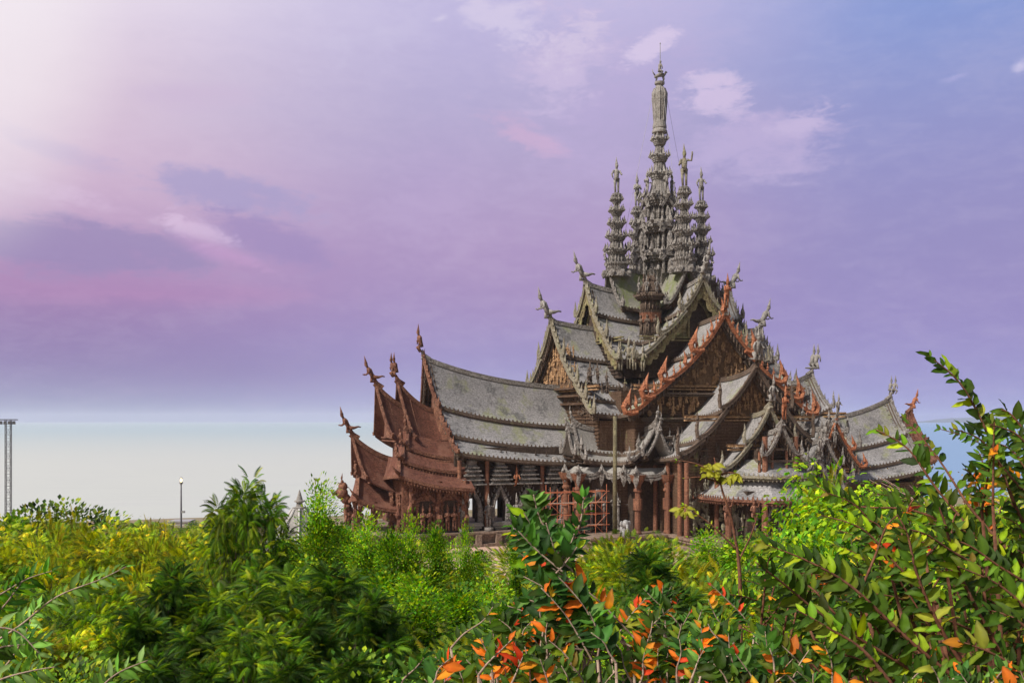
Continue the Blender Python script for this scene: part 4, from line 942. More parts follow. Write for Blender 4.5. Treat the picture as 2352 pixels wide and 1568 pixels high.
# ------------------------------------------------------------------ land, sea
def gz(x, y):
    pts = [(-80, 21), (5, 21), (10, 18.6), (18, 14), (28, 10.5), (42, 6), (60, 2.6), (80, .8), (100, 0), (285, 0), (305, -2.5), (330, -9), (2000, -12)]
    for (a, za), (b, zb) in zip(pts, pts[1:]):
        if y <= b:
            q = max(0, (y-a)/(b-a)); return za+(zb-za)*q
    return -12
def build_land():
    xs = [-420+i*12 for i in range(71)]; ys = [-80+i*5 for i in range(86)]
    mb = MB(); vs = []
    for y in ys:
        for x in xs:
            w = 6*math.sin(x*.02)+4*math.sin(x*.07+1)+max(-42, min(45, .3*x))
            z = gz(x, y-(w if y > 200 else 0))
            if 5 < y < 100: z += .35*math.sin(x*.5)*math.cos(y*.4)
            vs.append((x, y, z))
    n = len(xs); mb.add(vs, [(j*n+i, j*n+i+1, (j+1)*n+i+1, (j+1)*n+i) for j in range(len(ys)-1) for i in range(n-1)])
    tag(mb.build('ground', 'ground', smooth=True), kind='structure')
    s = MB(); S = 15000
    ring = [(-S, 150), (S, 150), (S, S), (-S, S)]
    s.add([(x, y, -3) for x, y in ring], [(0, 1, 2, 3)]); s.add([(x, y, -3) for x, y in [(-S, -S), (S, -S), (S, 150), (-S, 150)]], [(0, 1, 2, 3)])
    s.v = s.v[:4]; s.f = s.f[:1]
    tag(s.build('sea', 'sea'), kind='structure')
build_land()

def build_far():
    # hills across the bay
    mb = MB(); n = 60
    rr = random.Random(3); xs = [4600+i*100 for i in range(n)]
    top = [max(4, 70*math.exp(-((x-6200)/500)**2)+75*math.exp(-((x-7000)/420)**2)+60*math.exp(-((x-8200)/700)**2)+8*math.sin(x*.013)+5*math.sin(x*.031)) for x in xs]
    vs = []
    for x, h in zip(xs, top):
        for q, (dy, f) in enumerate(((0, 0), (200, .45), (520, .85), (900, 1), (1500, .6), (2100, 0))): vs.append((x, 12500+dy+60*math.sin(x*.01), -4+h*f))
    mb.add(vs, [(i*6+j, (i+1)*6+j, (i+1)*6+j+1, i*6+j+1) for i in range(n-1) for j in range(5)])
    tag(mb.build('hills', 'hill', smooth=True), kind='structure')
    # tall lattice floodlight mast at the left edge
    b = P(19, HZ, 150); b.z = 0
    m = empty('floodlight_mast', b, R(12), label='tall lattice floodlight mast standing at the left edge by the sea', cat='mast')
    lt = MB(); H = 25.0; w = .36
    cs = [(-w, -w), (w, -w), (w, w), (-w, w)]
    for x, y in cs: lt.tube([(x, y, 0), (x, y, H)], .06, 5)
    for i in range(28):
        z = i*H/28; z2 = (i+1)*H/28
        for k in range(4):
            a, c = cs[k], cs[(k+1) % 4]; lt.tube([(*a, z), (*c, z)], .022, 4); lt.tube([(*(a if i % 2 else c), z), (*(c if i % 2 else a), z2)], .022, 4)
    lt.build('lattice', 'metal_dark', m)
    hd = MB(); hd.box((0, 0, H+.1), (2.4, 1.2, .15)); 
    for i in range(4): hd.box((-.9+.6*i, -.5, H-.35), (.45, .3, .5), 0, .8)
    hd.build('lamp_head', 'metal_dark', m); sp = MB(); sp.box((.1, -.6, 7.6), (1.2, .5, .5)); sp.build('control_box', 'rust', m)
    # lit street lamp
    b = P(416, HZ, 160); b.z = 0
    m = empty('street_lamp', b, label='slim pole with a lit orange lamp standing against the pale sea', cat='lamp')
    pl = MB(); pl.tube([(0, 0, 0), (0, 0, 8), (0, 0, 14.9)], [.2, .17, .12], 8); pl.build('pole', 'metal_dark', m, smooth=True)
    hd = MB(); hd.lathe((0, 0, 14.8), [(0, .16), (.2, .3), (.35, .32), (.36, .1)], 8); hd.lathe((0, 0, 15.75), [(0, .1), (.05, .34), (.2, .1)], 8); hd.build('lamp_head', 'metal', m)
    lb = MB(); lb.blob((0, 0, 15.45), (.15, .15, .28), 10, 6); lb.build('lamp_globe', 'lamp', m, smooth=True)
    sb = MB(); sb.box((.35, 0, 10.4), (.5, .3, .35)); sb.tube([(0, 0, 10.2), (.4, 0, 10.4)], .05, 5); sb.build('side_light', 'metal', m)
    # pavilion with pointed octagonal shingle roof
    b = P(688, HZ, 140); b.z = 0
    m = empty('pavilion', b, R(10), label='pavilion with grey pointed shingle roof and stone finial behind the tall neem', cat='pavilion')
    rf = MB(); rf.lathe((0, 0, 0), [(6.0, 6.1), (6.25, 6.0), (8.4, 4.0), (10.6, 2.3), (12.6, 1.0), (12.9, .95)], 8); r_ = rf.build('roof', 'shingle_pale', m)
    hp = MB()
    for k in range(8):
        c, s_ = math.cos(PI*k/4), math.sin(PI*k/4); hp.tube([(6.2*c, 6.2*s_, 6.2), (4.05*c, 4.05*s_, 8.45), (2.35*c, 2.35*s_, 10.65), (1.0*c, 1.0*s_, 12.7)], .16, 5)
    hp.build('hip_ridge', 'render_white', r_)
    fn = MB(); fn.lathe((0, 0, 12.7), [(0, .95), (.15, 1.0), (.3, .5), (.8, .4), (.95, .75), (1.1, .7), (1.2, .45), (2.6, .05)], 10); fn.build('finial', 'statue', m)
    wl = MB(); wl.lathe((0, 0, 0), [(0, 4.6), (6.0, 4.6)], 8); wl.build('wall', 'render_white', m)
    # low pale building by the water
    b = P(418, HZ, 240); b.z = -1.2
    m = empty('shore_house', b, 0, label='low pale building by the water behind the lit lamp', cat='building')
    w_ = MB(); w_.box((0, 0, 0.4), (4.6, 4, 3.2)); w_.build('wall', 'render_white', m); r_ = MB(); r_.box((0, 0, 2.15), (5.0, 4.6, .3)); r_.build('roof', 'metal', m)
    for i in range(3): d = MB(); d.box((-1.4+1.4*i, -2.03, .8), (.8, .1, 1.0)); d.build('window', 'dark_wood_and_shade', m)
    # red pipe scaffold against the arcade
    lo = lambda x, y: Vector((33.9+.935*x-.354*y, 230+.354*x+.935*y, 0))
    m = empty('scaffold', lo(-31.5, -25.5), R(20.7), label='rust-red pipe scaffold beside the arcade under the scalloped canopy', cat='scaffold')
    nx, nz = 5, 5; dx, dz, d = 2.4, 2.2, 2.2; x0 = -6.5
    for i in range(nx+1):
        for y in (0, d):
            u = MB(); u.tube([(x0+i*dx, y, 0), (x0+i*dx, y, nz*dz+random.Random(i*3+int(y)).uniform(-1.2, 1.6))], .075, 5); u.build('upright', 'rust', m)
    for k in range(1, nz+1):
        for y in (0, d):
            u = MB(); u.tube([(x0-.6, y-.06, k*dz), (x0+nx*dx+.6, y-.06, k*dz+.12)], .07, 5); u.build('rail', 'rust', m)
        for i in range(0, nx+1, 2): u = MB(); u.tube([(x0+i*dx, -.3, k*dz-.1), (x0+i*dx, d+.3, k*dz-.1)], .06, 5); u.build('cross_rail', 'rust', m)
    for k in range(nz):
        for i in (0, 2, 4):
            u = MB(); a, b_ = (x0+i*dx, x0+(i+1)*dx); 
            if k % 2: a, b_ = b_, a
            u.tube([(a, -.12, k*dz), (b_, -.12, (k+1)*dz)], .055, 4); u.build('brace', 'rust', m)
    for k in (2, 4): u = MB(); u.box((x0+6, d/2, k*dz+.12), (11.5, 1.4, .08)); u.build('deck_plank', 'bark_pale', m)
build_far()
HAZE = True
def build_haze():
    m = bpy.data.materials.new('haze'); m.use_nodes = True; m.node_tree.nodes.clear(); N = NT(m.node_tree)
    o = N.new('ShaderNodeOutputMaterial'); v = N.new('ShaderNodeVolumePrincipled')
    v.inputs['Color'].default_value = (.8, .83, .95, 1); v.inputs['Density'].default_value = 6e-5; v.inputs['Anisotropy'].default_value = 0.2
    N.l.new(v.outputs[0], o.inputs['Volume']); M['haze'] = m
    b = MB(); b.box((0, 7400, 50), (31000, 15600, 140)); h = b.build('haze', 'haze'); tag(h, kind='stuff')
if HAZE: build_haze()
# ------------------------------------------------------------------ plants
rng = np.random.default_rng(5)
def tri(quads):
    out = []
    for f in quads:
        for i in range(1, len(f)-1): out.append((f[0], f[i], f[i+1]))
    return np.array(out, dtype=np.int32)
def leaf_broad(w=.22, fold=.07, droop=.22, wav=.03):
    xs = [.0, .12, .32, .56, .8, 1.0]; ws = [.0, .62, 1.0, .95, .55, .0]; vs = [(0, 0, 0)]; fs = []
    for i in range(1, 5):
        x = xs[i]; z = -droop*x*x
        vs += [(x, -w*ws[i], z+fold*ws[i]+wav*(-1)**i), (x, 0, z), (x, w*ws[i], z+fold*ws[i]-wav*(-1)**i)]
    vs.append((1.0, 0, -droop)); f = [(0, 1, 2), (0, 2, 3)]
    for i in range(3):
        a = 1+3*i; f += [(a, a+3, a+4, a+1), (a+1, a+4, a+5, a+2)]
    f += [(10, 13, 11), (11, 13, 12)]
    return np.array(vs, float), tri(f)
def leaf_small(w=.3, fold=.1, droop=.15):
    return np.array([(0, 0, 0), (.5, -w, fold-droop*.25), (1, 0, -droop), (.5, w, fold-droop*.25), (.5, 0, -droop*.25)], float), tri([(0, 1, 4), (1, 2, 4), (0, 4, 3), (4, 2, 3)])
LB, LS, LO = leaf_broad(), leaf_small(), leaf_small(.38, .08, .1)
LN = leaf_broad(.3, .05, .3, .04)
def place(t, mats, pos):
    v, f = t; m = len(mats)
    V = np.einsum('mij,nj->mni', mats, v)+pos[:, None, :]
    Fc = (f[None]+(np.arange(m)*len(v))[:, None, None])
    return V.reshape(-1, 3), Fc.reshape(-1, 3)
def basis(d, up=None, roll=None, scale=1.0):
    """matrices whose x axis is d, z axis close to up"""
    d = d/np.maximum(np.linalg.norm(d, axis=1, keepdims=True), 1e-9)
    u = np.tile(np.array([0, 0, 1.0]), (len(d), 1)) if up is None else up
    y = np.cross(u, d); n = np.linalg.norm(y, axis=1, keepdims=True); y = np.where(n < 1e-3, np.array([[0, 1.0, 0]]), y/np.maximum(n, 1e-9))
    z = np.cross(d, y)
    if roll is not None:
        c, s = np.cos(roll)[:, None], np.sin(roll)[:, None]; y, z = y*c+z*s, z*c-y*s
    s = np.asarray(scale); s = s[:, None, None] if s.ndim else s
    return np.stack([d, y, z], axis=2)*s
def frond(npair=7, L=1.0, leaf=.3, droop=.45, w=.13, tw=0):
    """pinnate frond: curved rachis along +x with sickle leaflets; returns template"""
    vs, fs, o = [], [], 0
    lf = leaf_broad(w, .03, .35, .0); lv = lf[0].copy(); lv[:, 1] += .18*lv[:, 0]**2
    # thin to a cheap leaflet
    keep = [(0, 0, 0), (.35, -w, 0.02), (.7, -w*.5+.05, -.12), (1, .16, -.34), (.65, w*.8+.08, -.1), (.3, w, .02)]
    lv = np.array(keep); lf_ = tri([(0, 1, 5), (1, 2, 4, 5), (2, 3, 4)])
    for i in range(npair*2+1):
        k = i//2; q = (k+1)/(npair+.6); s = -1 if i % 2 else 1
        if i == npair*2: s, q = 0, 1
        x = q*L; z = -droop*q*q*L
        th = s*(1.25-.5*q); ll = leaf*(.75+.5*math.sin(PI*min(1, q*.9+.1)))
        c, sn = math.cos(th), math.sin(th); v = lv.copy(); v[:, 1] *= (s or 1)
        X = (v[:, 0]*c-v[:, 1]*sn)*ll+x; Y = (v[:, 0]*sn+v[:, 1]*c)*ll; Zz = v[:, 2]*ll+z-abs(Y)*.35
        vs.append(np.stack([X, Y, Zz], 1)); fs.append(lf_+o); o += len(lv)
    rv = []; 
    for q in (0, .35, .7, 1.0): rv += [(q*L, -.008, -droop*q*q*L), (q*L, .008, -droop*q*q*L)]
    vs.append(np.array(rv)); fs.append(tri([(0, 1, 3, 2), (2, 3, 5, 4), (4, 5, 7, 6)])+o)
    return np.concatenate(vs), np.concatenate(fs)
def npmesh(name, V, Fc, col, m, parent=None, smooth=False):
    me = bpy.data.meshes.new(name); n = len(V); k = len(Fc)
    me.vertices.add(n); me.vertices.foreach_set('co', V.astype(np.float32).ravel())
    me.loops.add(k*3); me.loops.foreach_set('vertex_index', Fc.astype(np.int32).ravel())
    me.polygons.add(k); me.polygons.foreach_set('loop_start', np.arange(k, dtype=np.int32)*3)
    me.update(calc_edges=True); me.validate()
    ca = me.color_attributes.new('col', 'FLOAT_COLOR', 'POINT')
    c = np.ones((n, 4), np.float32); c[:, :3] = col; ca.data.foreach_set('color', c.ravel())
    if smooth: me.polygons.foreach_set('use_smooth', [True]*k)
    me.materials.append(M[m]); o = bpy.data.objects.new(name, me); COL.objects.link(o)
    if parent is not None: o.parent = parent
    return o
PAL = {   # leaf colours (linear), with weights
    'neem': [((.05, .14, .01), 5), ((.1, .21, .012), 4), ((.17, .28, .015), 2), ((.3, .34, .02), .7)],
    'neem_dark': [((.025, .075, .012), 5), ((.05, .13, .015), 4), ((.1, .2, .02), 1.5)],
    'yellow': [((.42, .45, .012), 4), ((.6, .52, .012), 2), ((.24, .36, .012), 4), ((.65, .5, .015), .8)],
    'lime': [((.25, .4, .01), 4), ((.38, .48, .012), 3), ((.14, .3, .012), 3)],
    'olive': [((.2, .3, .01), 4), ((.3, .38, .012), 3), ((.1, .19, .012), 3), ((.5, .44, .02), .8)],
    'bright': [((.1, .3, .01), 4), ((.2, .42, .015), 3), ((.06, .2, .012), 3)],
    'broad': [((.045, .1, .01), 6), ((.08, .16, .012), 4), ((.18, .26, .015), 2), ((.26, .28, .03), .8), ((.4, .28, .04), .15)],
    'gloss': [((.035, .11, .018), 5), ((.06, .17, .02), 4), ((.13, .27, .05), 1.5)],
    'orange': [((.7, .17, .015), 4), ((.75, .28, .015), 3), ((.62, .06, .015), 2), ((.6, .36, .03), 1)],
    'pale': [((.26, .44, .13), 3), ((.16, .36, .05), 4), ((.1, .25, .03), 3)],
    'dry': [((.36, .26, .12), 4), ((.24, .17, .08), 3)],
}
def colours(pal, n, g=rng, mix=None, p=0.0):
    def pick(pl):
        c = np.array([q[0] for q in PAL[pl]]); w = np.array([q[1] for q in PAL[pl]]); i = g.choice(len(c), n, p=w/w.sum()); return c[i]
    c = pick(pal)*g.choice([.45, .8, 1.0, 1.35], n, p=[.32, .3, .24, .14])[:, None]
    if mix: c = np.where(g.random(n)[:, None] < p, pick(mix), c)
    return c*(g.uniform(.75, 1.25, n)[:, None])
def branch_tubes(mb, g, base, tips, r0, r1, bend=.25, n=5, rings=5):
    for t in tips:
        b = Vector(base); t = Vector(t); mid = b.lerp(t, .5); L = (t-b).length
        mid += Vector((g.uniform(-1, 1)*L*bend*.4, g.uniform(-1, 1)*L*bend*.4, L*bend*.3))
        pts = [b.lerp(mid, q/ (rings-1)).lerp(mid.lerp(t, q/(rings-1)), q/(rings-1)) for q in range(rings)]
        mb.tube(pts, [r0+(r1-r0)*q/(rings-1) for q in range(rings)], n)
def make_tree(name, seed, H, Rr, tmpl, nleaf, lsize, pal, mix=None, pmix=0.0, clumps=26, crown_lo=.3, up=.25, bark='bark', trunk_r=.12, lean=(0, 0), shape='round', outward=1.0, lm='leaf_soft', cl_r=.3, stems=1, whorl=1.0):
    """tree at the origin: trunk with limbs to every clump, clumps of leaves spread through an uneven crown"""
    g = np.random.default_rng(seed); root = empty(name)
    cs = []
    for i in range(clumps):
        q = g.random()**(.8 if shape != 'dome' else .6); h = crown_lo+(1-crown_lo)*q
        if shape == 'round': w = math.sin(PI*min(1, .12+.8*q))**.7
        elif shape == 'column': w = (.75+.25*math.sin(q*PI))*(1-q**4*.8)
        elif shape == 'cone': w = 1.05-q*.95
        elif shape == 'dome': w = (1.0+.25*math.sin(q*9))*(1-max(0, (q-.72)/.28)**2*.55)
        else: w = .35+.75*q
        a = g.uniform(0, 2*PI); rr = Rr*w*math.sqrt(g.uniform(.15, 1.0)); cs.append((rr*math.cos(a)+lean[0]*h, rr*math.sin(a)+lean[1]*h, H*h*(.97+.06*g.random())))
    cs = np.array(cs); cs[0] = (lean[0], lean[1], H*(.97 if shape != 'dome' else .93))
    tb = MB(); ns = stems
    for s_ in range(ns):
        a = 2*PI*s_/ns; bx, by = (.25*Rr*math.cos(a)*(ns > 1), .25*Rr*math.sin(a)*(ns > 1))
        tb.tube([(bx*.3, by*.3, -.4), (bx*.6+lean[0]*.1+.03*H*g.uniform(-1, 1), by*.6, H*.25), (bx+lean[0]*.45, by+lean[1]*.45, H*.55), (bx+lean[0]*.9, by+lean[1]*.9, H*.93)], [trunk_r*1.2, trunk_r, trunk_r*.65, trunk_r*.12], 7)
    for c in cs[1:]:
        hb = max(.12, min(.85, c[2]/H*.62)); b = (lean[0]*hb, lean[1]*hb, H*hb)
        branch_tubes(tb, g, b, [c], trunk_r*.4, trunk_r*.08, .3, 4, 4)
    to = tb.build('trunk', bark, root, smooth=True)
    per = max(1, nleaf//clumps); pos, dirs, ctone = [], [], []
    for c in cs:
        n = int(per*g.uniform(.5, 1.5)); r_ = Rr*cl_r*g.uniform(.7, 1.3)
        d = g.normal(size=(n, 3)); d /= np.linalg.norm(d, axis=1, keepdims=True); rad = g.random(n)**.5
        p = c+d*rad[:, None]*r_*np.array([1, 1, .75])*whorl; ctone.append(np.full(n, g.choice([.55, .85, 1.1, 1.45])))
        ax = np.array([c[0]-lean[0]*c[2]/H, c[1]-lean[1]*c[2]/H, 0]); ax = ax/max(np.linalg.norm(ax), .1)
        pos.append(p); dirs.append(d*.8+ax*outward*.6+np.array([0, 0, up]))
    pos = np.concatenate(pos); dirs = np.concatenate(dirs); n = len(pos)
    mats = basis(dirs, roll=g.uniform(-.5, .5, n), scale=lsize*g.uniform(.7, 1.25, n))
    V, Fc = place(tmpl, mats, pos); nv = len(tmpl[0])
    # random light and dark clump tones paint sunlit and shaded leaves into the colour
    c = colours(pal, n, g, mix, pmix)*np.concatenate(ctone)[:, None]
    npmesh('crown', V, Fc, np.repeat(c, nv, axis=0), lm, root)
    return root
def clone(o, loc, rz=0, sc=1.0, szz=None):
    c = o.copy(); COL.objects.link(c); c.location = loc; c.rotation_euler = (0, 0, rz); c.scale = (sc, sc, szz or sc)
    for ch in o.children:
        k = ch.copy(); COL.objects.link(k); k.parent = c
    return c
class Shoots:
    """a near shrub: every shoot is a curved stem carrying real leaves in two ranks"""
    def __init__(s, seed): s.g = np.random.default_rng(seed); s.pos = []; s.dir = []; s.sc = []; s.col = []; s.up = []; s.stem = MB(); s.pts = []
    def shoot(s, pts, r0, r1, leaf, gap, pal, mix=None, p=0, lsc=.68, start=.15, spread=1.0, droop=.15, end=1.0, tiplen=.7, whorl=False, up=.25):
        pts = [Vector(p_) for p_ in pts]; fine = []; leaf *= lsc; gap *= .66
        n = 24
        for i in range(n+1):    # Catmull-Rom through the points
            u = i/n*(len(pts)-1); k = min(int(u), len(pts)-2); f = u-k
            p0, p1, p2, p3 = pts[max(k-1, 0)], pts[k], pts[k+1], pts[min(k+2, len(pts)-1)]
            fine.append(.5*((2*p1)+(p2-p0)*f+(2*p0-5*p1+4*p2-p3)*f*f+(3*p1-p0-3*p2+p3)*f**3))
        s.stem.tube(fine, [r0+(r1-r0)*i/n for i in range(n+1)], 6)
        tw = (s.g.normal()*.4, .3+s.g.normal()*.3)
        ln = [0]
        for a, b in zip(fine, fine[1:]): ln.append(ln[-1]+(b-a).length)
        L = ln[-1]; d = L*start; i = 0; g = s.g
        while d < L*end:
            k = max(j for j in range(n+1) if ln[j] <= d+1e-9); k = min(k, n-1); f = (d-ln[k])/max(ln[k+1]-ln[k], 1e-6)
            p_ = fine[k].lerp(fine[k+1], f); t = (fine[k+1]-fine[k]).normalized()
            side = t.cross(Vector((tw[0], -1, tw[1]))); side = side.normalized() if side.length > .05 else Vector((1, 0, 0))
            q = d/L; both = (1, -1) if (whorl or g.random() < .75) else ((1,) if i % 2 else (-1,))
            for sg in both:
                a = .5 if q > .93 else 1.0
                dd = t*(.35+.5*q)+side*sg*spread*a+Vector((g.normal()*.16, g.normal()*.16, up-droop*g.random()+g.normal()*.12))
                s.pos.append(tuple(p_)); s.dir.append(tuple(dd)); s.sc.append(leaf*(1.0 if q < .75 else 1-(1-tiplen)*(q-.75)/.25)*g.uniform(.6, 1.2)*(.7+.3*min(1, q*4)))
                c = colours(pal, 1, g, mix, p)[0]; s.col.append(c)
            d += gap*g.uniform(.8, 1.2); i += 1
    def build(s, root, tmpl=LB, bark='bark_red', lm='leaf'):
        n = len(s.pos); uv = np.tile(np.array([-.15, -.8, .75]), (n, 1))+s.g.normal(size=(n, 3))*.3; mats = basis(np.array(s.dir), up=uv, roll=s.g.normal(size=n)*.4, scale=np.array(s.sc))
        mats[:, :, 1] *= s.g.uniform(.75, 1.2, n)[:, None]; mats[:, :, 2] *= s.g.uniform(.3, 2.2, n)[:, None]; V, Fc = place(tmpl, mats, np.array(s.pos))
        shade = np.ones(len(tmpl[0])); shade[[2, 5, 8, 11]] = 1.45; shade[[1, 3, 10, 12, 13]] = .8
        s.stem.build('stem', bark, root, smooth=True)
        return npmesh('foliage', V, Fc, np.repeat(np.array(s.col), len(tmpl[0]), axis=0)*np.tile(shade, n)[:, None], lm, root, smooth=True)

# ---------------------------------- tree kinds, each built once and then copied
FR = frond(9, 1.0, .3, .45, .1); FRs = frond(5, 1.0, .42, .3, .14)
protos = {}
FN = frond(9, 1.0, .28, .6, .11)
def kinds():
    k = protos
    k['neem_a'] = lambda: make_tree('neem_tree', 1, 9, 1.15, FN, 3600, .25, 'neem', 'lime', .3, clumps=120, crown_lo=.4, up=.1, trunk_r=.06, outward=.5, lm='leaf', cl_r=.34, whorl=.8, shape='dome')
    k['neem_b'] = lambda: make_tree('neem_tree', 2, 9, 1.5, FN, 3200, .3, 'neem_dark', 'neem', .4, clumps=100, crown_lo=.4, up=.25, trunk_r=.08, outward=.3, lm='leaf', cl_r=.3, whorl=.4, shape='column')
    k['fine_a'] = lambda: make_tree('fine_leaved_tree', 3, 10, 2.9, FRs, 4600, .25, 'olive', 'yellow', .35, clumps=44, crown_lo=.3, up=.1, trunk_r=.12, lm='leaf_soft', cl_r=.27)
    k['fine_b'] = lambda: make_tree('fine_leaved_tree', 4, 10, 2.7, FRs, 4200, .25, 'yellow', 'lime', .35, clumps=40, crown_lo=.3, up=.15, trunk_r=.12, lm='leaf_soft', cl_r=.27)
    k['fine_c'] = lambda: make_tree('fine_leaved_tree', 5, 10, 2.9, FRs, 4600, .25, 'neem', 'lime', .4, clumps=44, crown_lo=.28, up=.1, trunk_r=.13, lm='leaf_soft', cl_r=.28)
    k['small_a'] = lambda: make_tree('small_leaved_shrub', 6, 8, 1.25, LS, 13000, .085, 'bright', 'lime', .35, clumps=60, crown_lo=.1, up=.5, trunk_r=.05, shape='cone', lm='leaf', cl_r=.34, outward=.8)
    k['small_b'] = lambda: make_tree('small_leaved_shrub', 7, 8, 1.7, LS, 15000, .085, 'lime', 'bright', .4, clumps=64, crown_lo=.1, up=.5, trunk_r=.05, shape='cone', lm='leaf', cl_r=.3, outward=.8)
    k['feather'] = lambda: make_tree('feathery_shrub', 8, 8, 3.0, FRs, 6000, .17, 'lime', 'yellow', .3, clumps=80, crown_lo=.12, up=.55, trunk_r=.06, lm='leaf_soft', cl_r=.22, stems=3)
    k['yellow'] = lambda: make_tree('yellow_leaved_tree', 9, 8, 2.4, FR, 2200, .3, 'yellow', 'lime', .3, clumps=34, crown_lo=.2, up=.2, trunk_r=.08, lm='leaf_soft', cl_r=.32)
    k['broad'] = lambda: make_tree('broad_leaved_tree', 10, 8, 3.2, LN, 6500, .2, 'bright', 'lime', .5, clumps=50, crown_lo=.15, up=-.35, trunk_r=.12, lm='leaf', cl_r=.3)
    k['scrub'] = lambda: make_tree('scrub_bush', 11, 3.2, 1.7, LS, 12000, .065, 'neem', 'lime', .35, clumps=60, crown_lo=.05, up=.4, trunk_r=.05, lm='leaf_soft', cl_r=.3, stems=3)
    k['bare'] = lambda: make_tree('bare_tree', 12, 6, 3.0, LS, 500, .1, 'dry', None, 0, clumps=70, crown_lo=.35, up=.4, bark='bark_pale', trunk_r=.09, lm='leaf_soft', cl_r=.2, shape='vase')
    k['umbrella'] = lambda: make_tree('spreading_tree', 13, 8, 4.6, LO, 9000, .22, 'neem', 'olive', .3, clumps=46, crown_lo=.62, up=.4, trunk_r=.16, lm='leaf_soft', cl_r=.22, shape='vase')
kinds()
first = {}
def put(kind, px, top, Y, sc=None, rz=None, label=None, cat='tree', group=None, wide=1.0):
    """stand a plant of this kind at picture column px and distance Y on the slope, tall enough to reach row 'top'"""
    x = (px-CX)*Y/F; zt = CZ+(HZ-top)*Y/F; zg = gz(x, Y)
    H = {'neem_a': 9.15, 'neem_b': 9.2, 'fine_a': 10.8, 'fine_b': 10.8, 'fine_c': 10.9, 'small_a': 8.2, 'small_b': 8.3, 'feather': 8.6, 'yellow': 8.8, 'broad': 8.7, 'scrub': 3.6, 'bare': 6.3, 'umbrella': 8.8}[kind]
    s = (zt-zg)/H
    g = random.Random(int(px*7+Y*13)); rz = g.uniform(0, 6.28) if rz is None else rz
    if kind not in first:
        o = protos[kind](); first[kind] = o; o.location = (x, Y, zg); o.rotation_euler = (0, 0, rz); o.scale = (s*wide, s*wide, s)
    else: o = clone(first[kind], (x, Y, zg), rz, s*wide, s)
    for k_ in ('label', 'category', 'group'): 
        if k_ in o: del o[k_]
    tag(o, label, cat, group); return o

planted = []
def row(kind, spec, what, cat, group, side):
    """spec: (px, top, Y, wide); labels count from the left within the row"""
    spec = sorted(spec); n = len(spec)
    ordn = ['leftmost', 'second from the left', 'third from the left', 'fourth from the left', 'fifth from the left', 'sixth from the left', 'seventh from the left', 'eighth from the left', 'ninth from the left', 'tenth from the left', 'eleventh from the left', 'twelfth from the left']
    if n > 11: ordn = ordn+['thirteenth from the left', 'fourteenth from the left', 'fifteenth from the left', 'sixteenth from the left', 'seventeenth from the left', 'eighteenth from the left', 'nineteenth from the left']
    for i, (px, top, Y, wd) in enumerate(spec):
        pos = ordn[i] if i < n-1 or n == 1 else 'rightmost'
        kk = kind[i % len(kind)] if isinstance(kind, (list, tuple)) else kind
        planted.append(put(kk, px, top, Y, label=('%s, %s %s' % (what, pos, side)).strip(), cat=cat, group=group, wide=wd))
# far band towards the shore
row(['bare', 'fine_a'], [(215, 1185, 150, 1.6), (330, 1200, 145, 1.3), (470, 1196, 150, 1.4), (60, 1195, 150, 1.5), (745, 1192, 140, 1.2), (-60, 1190, 150, 1.5)], 'thin pale bushy tree by the shore', 'tree', 'thin trees along the shore', 'behind the greenery')
row(['fine_a', 'fine_b', 'fine_c'], [(-40, 1195, 62, 1.1), (60, 1215, 60, 1.1), (120, 1188, 64, .9), (215, 1222, 58, 1.1), (290, 1190, 62, .8), (350, 1178, 64, .8), (425, 1205, 60, 1.0), (500, 1185, 66, .8), (600, 1205, 60, .8), (690, 1235, 62, .8)], 'yellowish fine-leaved tree below the sea', 'tree', 'yellow-green trees below the sea', 'of the far row')
row(['fine_c', 'fine_a', 'fine_b'], [(20, 1225, 42, .9), (95, 1262, 40, .9), (160, 1228, 40, .7), (245, 1202, 38, .7), (320, 1245, 38, .9), (385, 1212, 40, .7), (460, 1240, 36, .8), (760, 1245, 40, .7), (-70, 1230, 40, .9)], 'dense fine-leaved tree in the left thicket', 'tree', 'green trees in the left thicket', 'of the middle row')
row(['fine_b', 'fine_c'], [(40, 1290, 27, .8), (130, 1345, 24, .7), (205, 1285, 27, .7), (300, 1310, 28, .8), (130, 1430, 19, .7), (-20, 1380, 20, .8), (40, 1400, 18, .6), (250, 1400, 20, .7), (270, 1480, 16, .7)], 'yellow-green feathery tree at the left front', 'tree', 'feathery trees at the left front', 'of the near row')
row('yellow', [(118, 1140, 38, .35), (172, 1135, 40, .3), (345, 1158, 36, .25), (385, 1170, 37, .25)], 'airy sprig against the sea', 'tree', 'airy sprigs against the sea', 'above the left thicket')
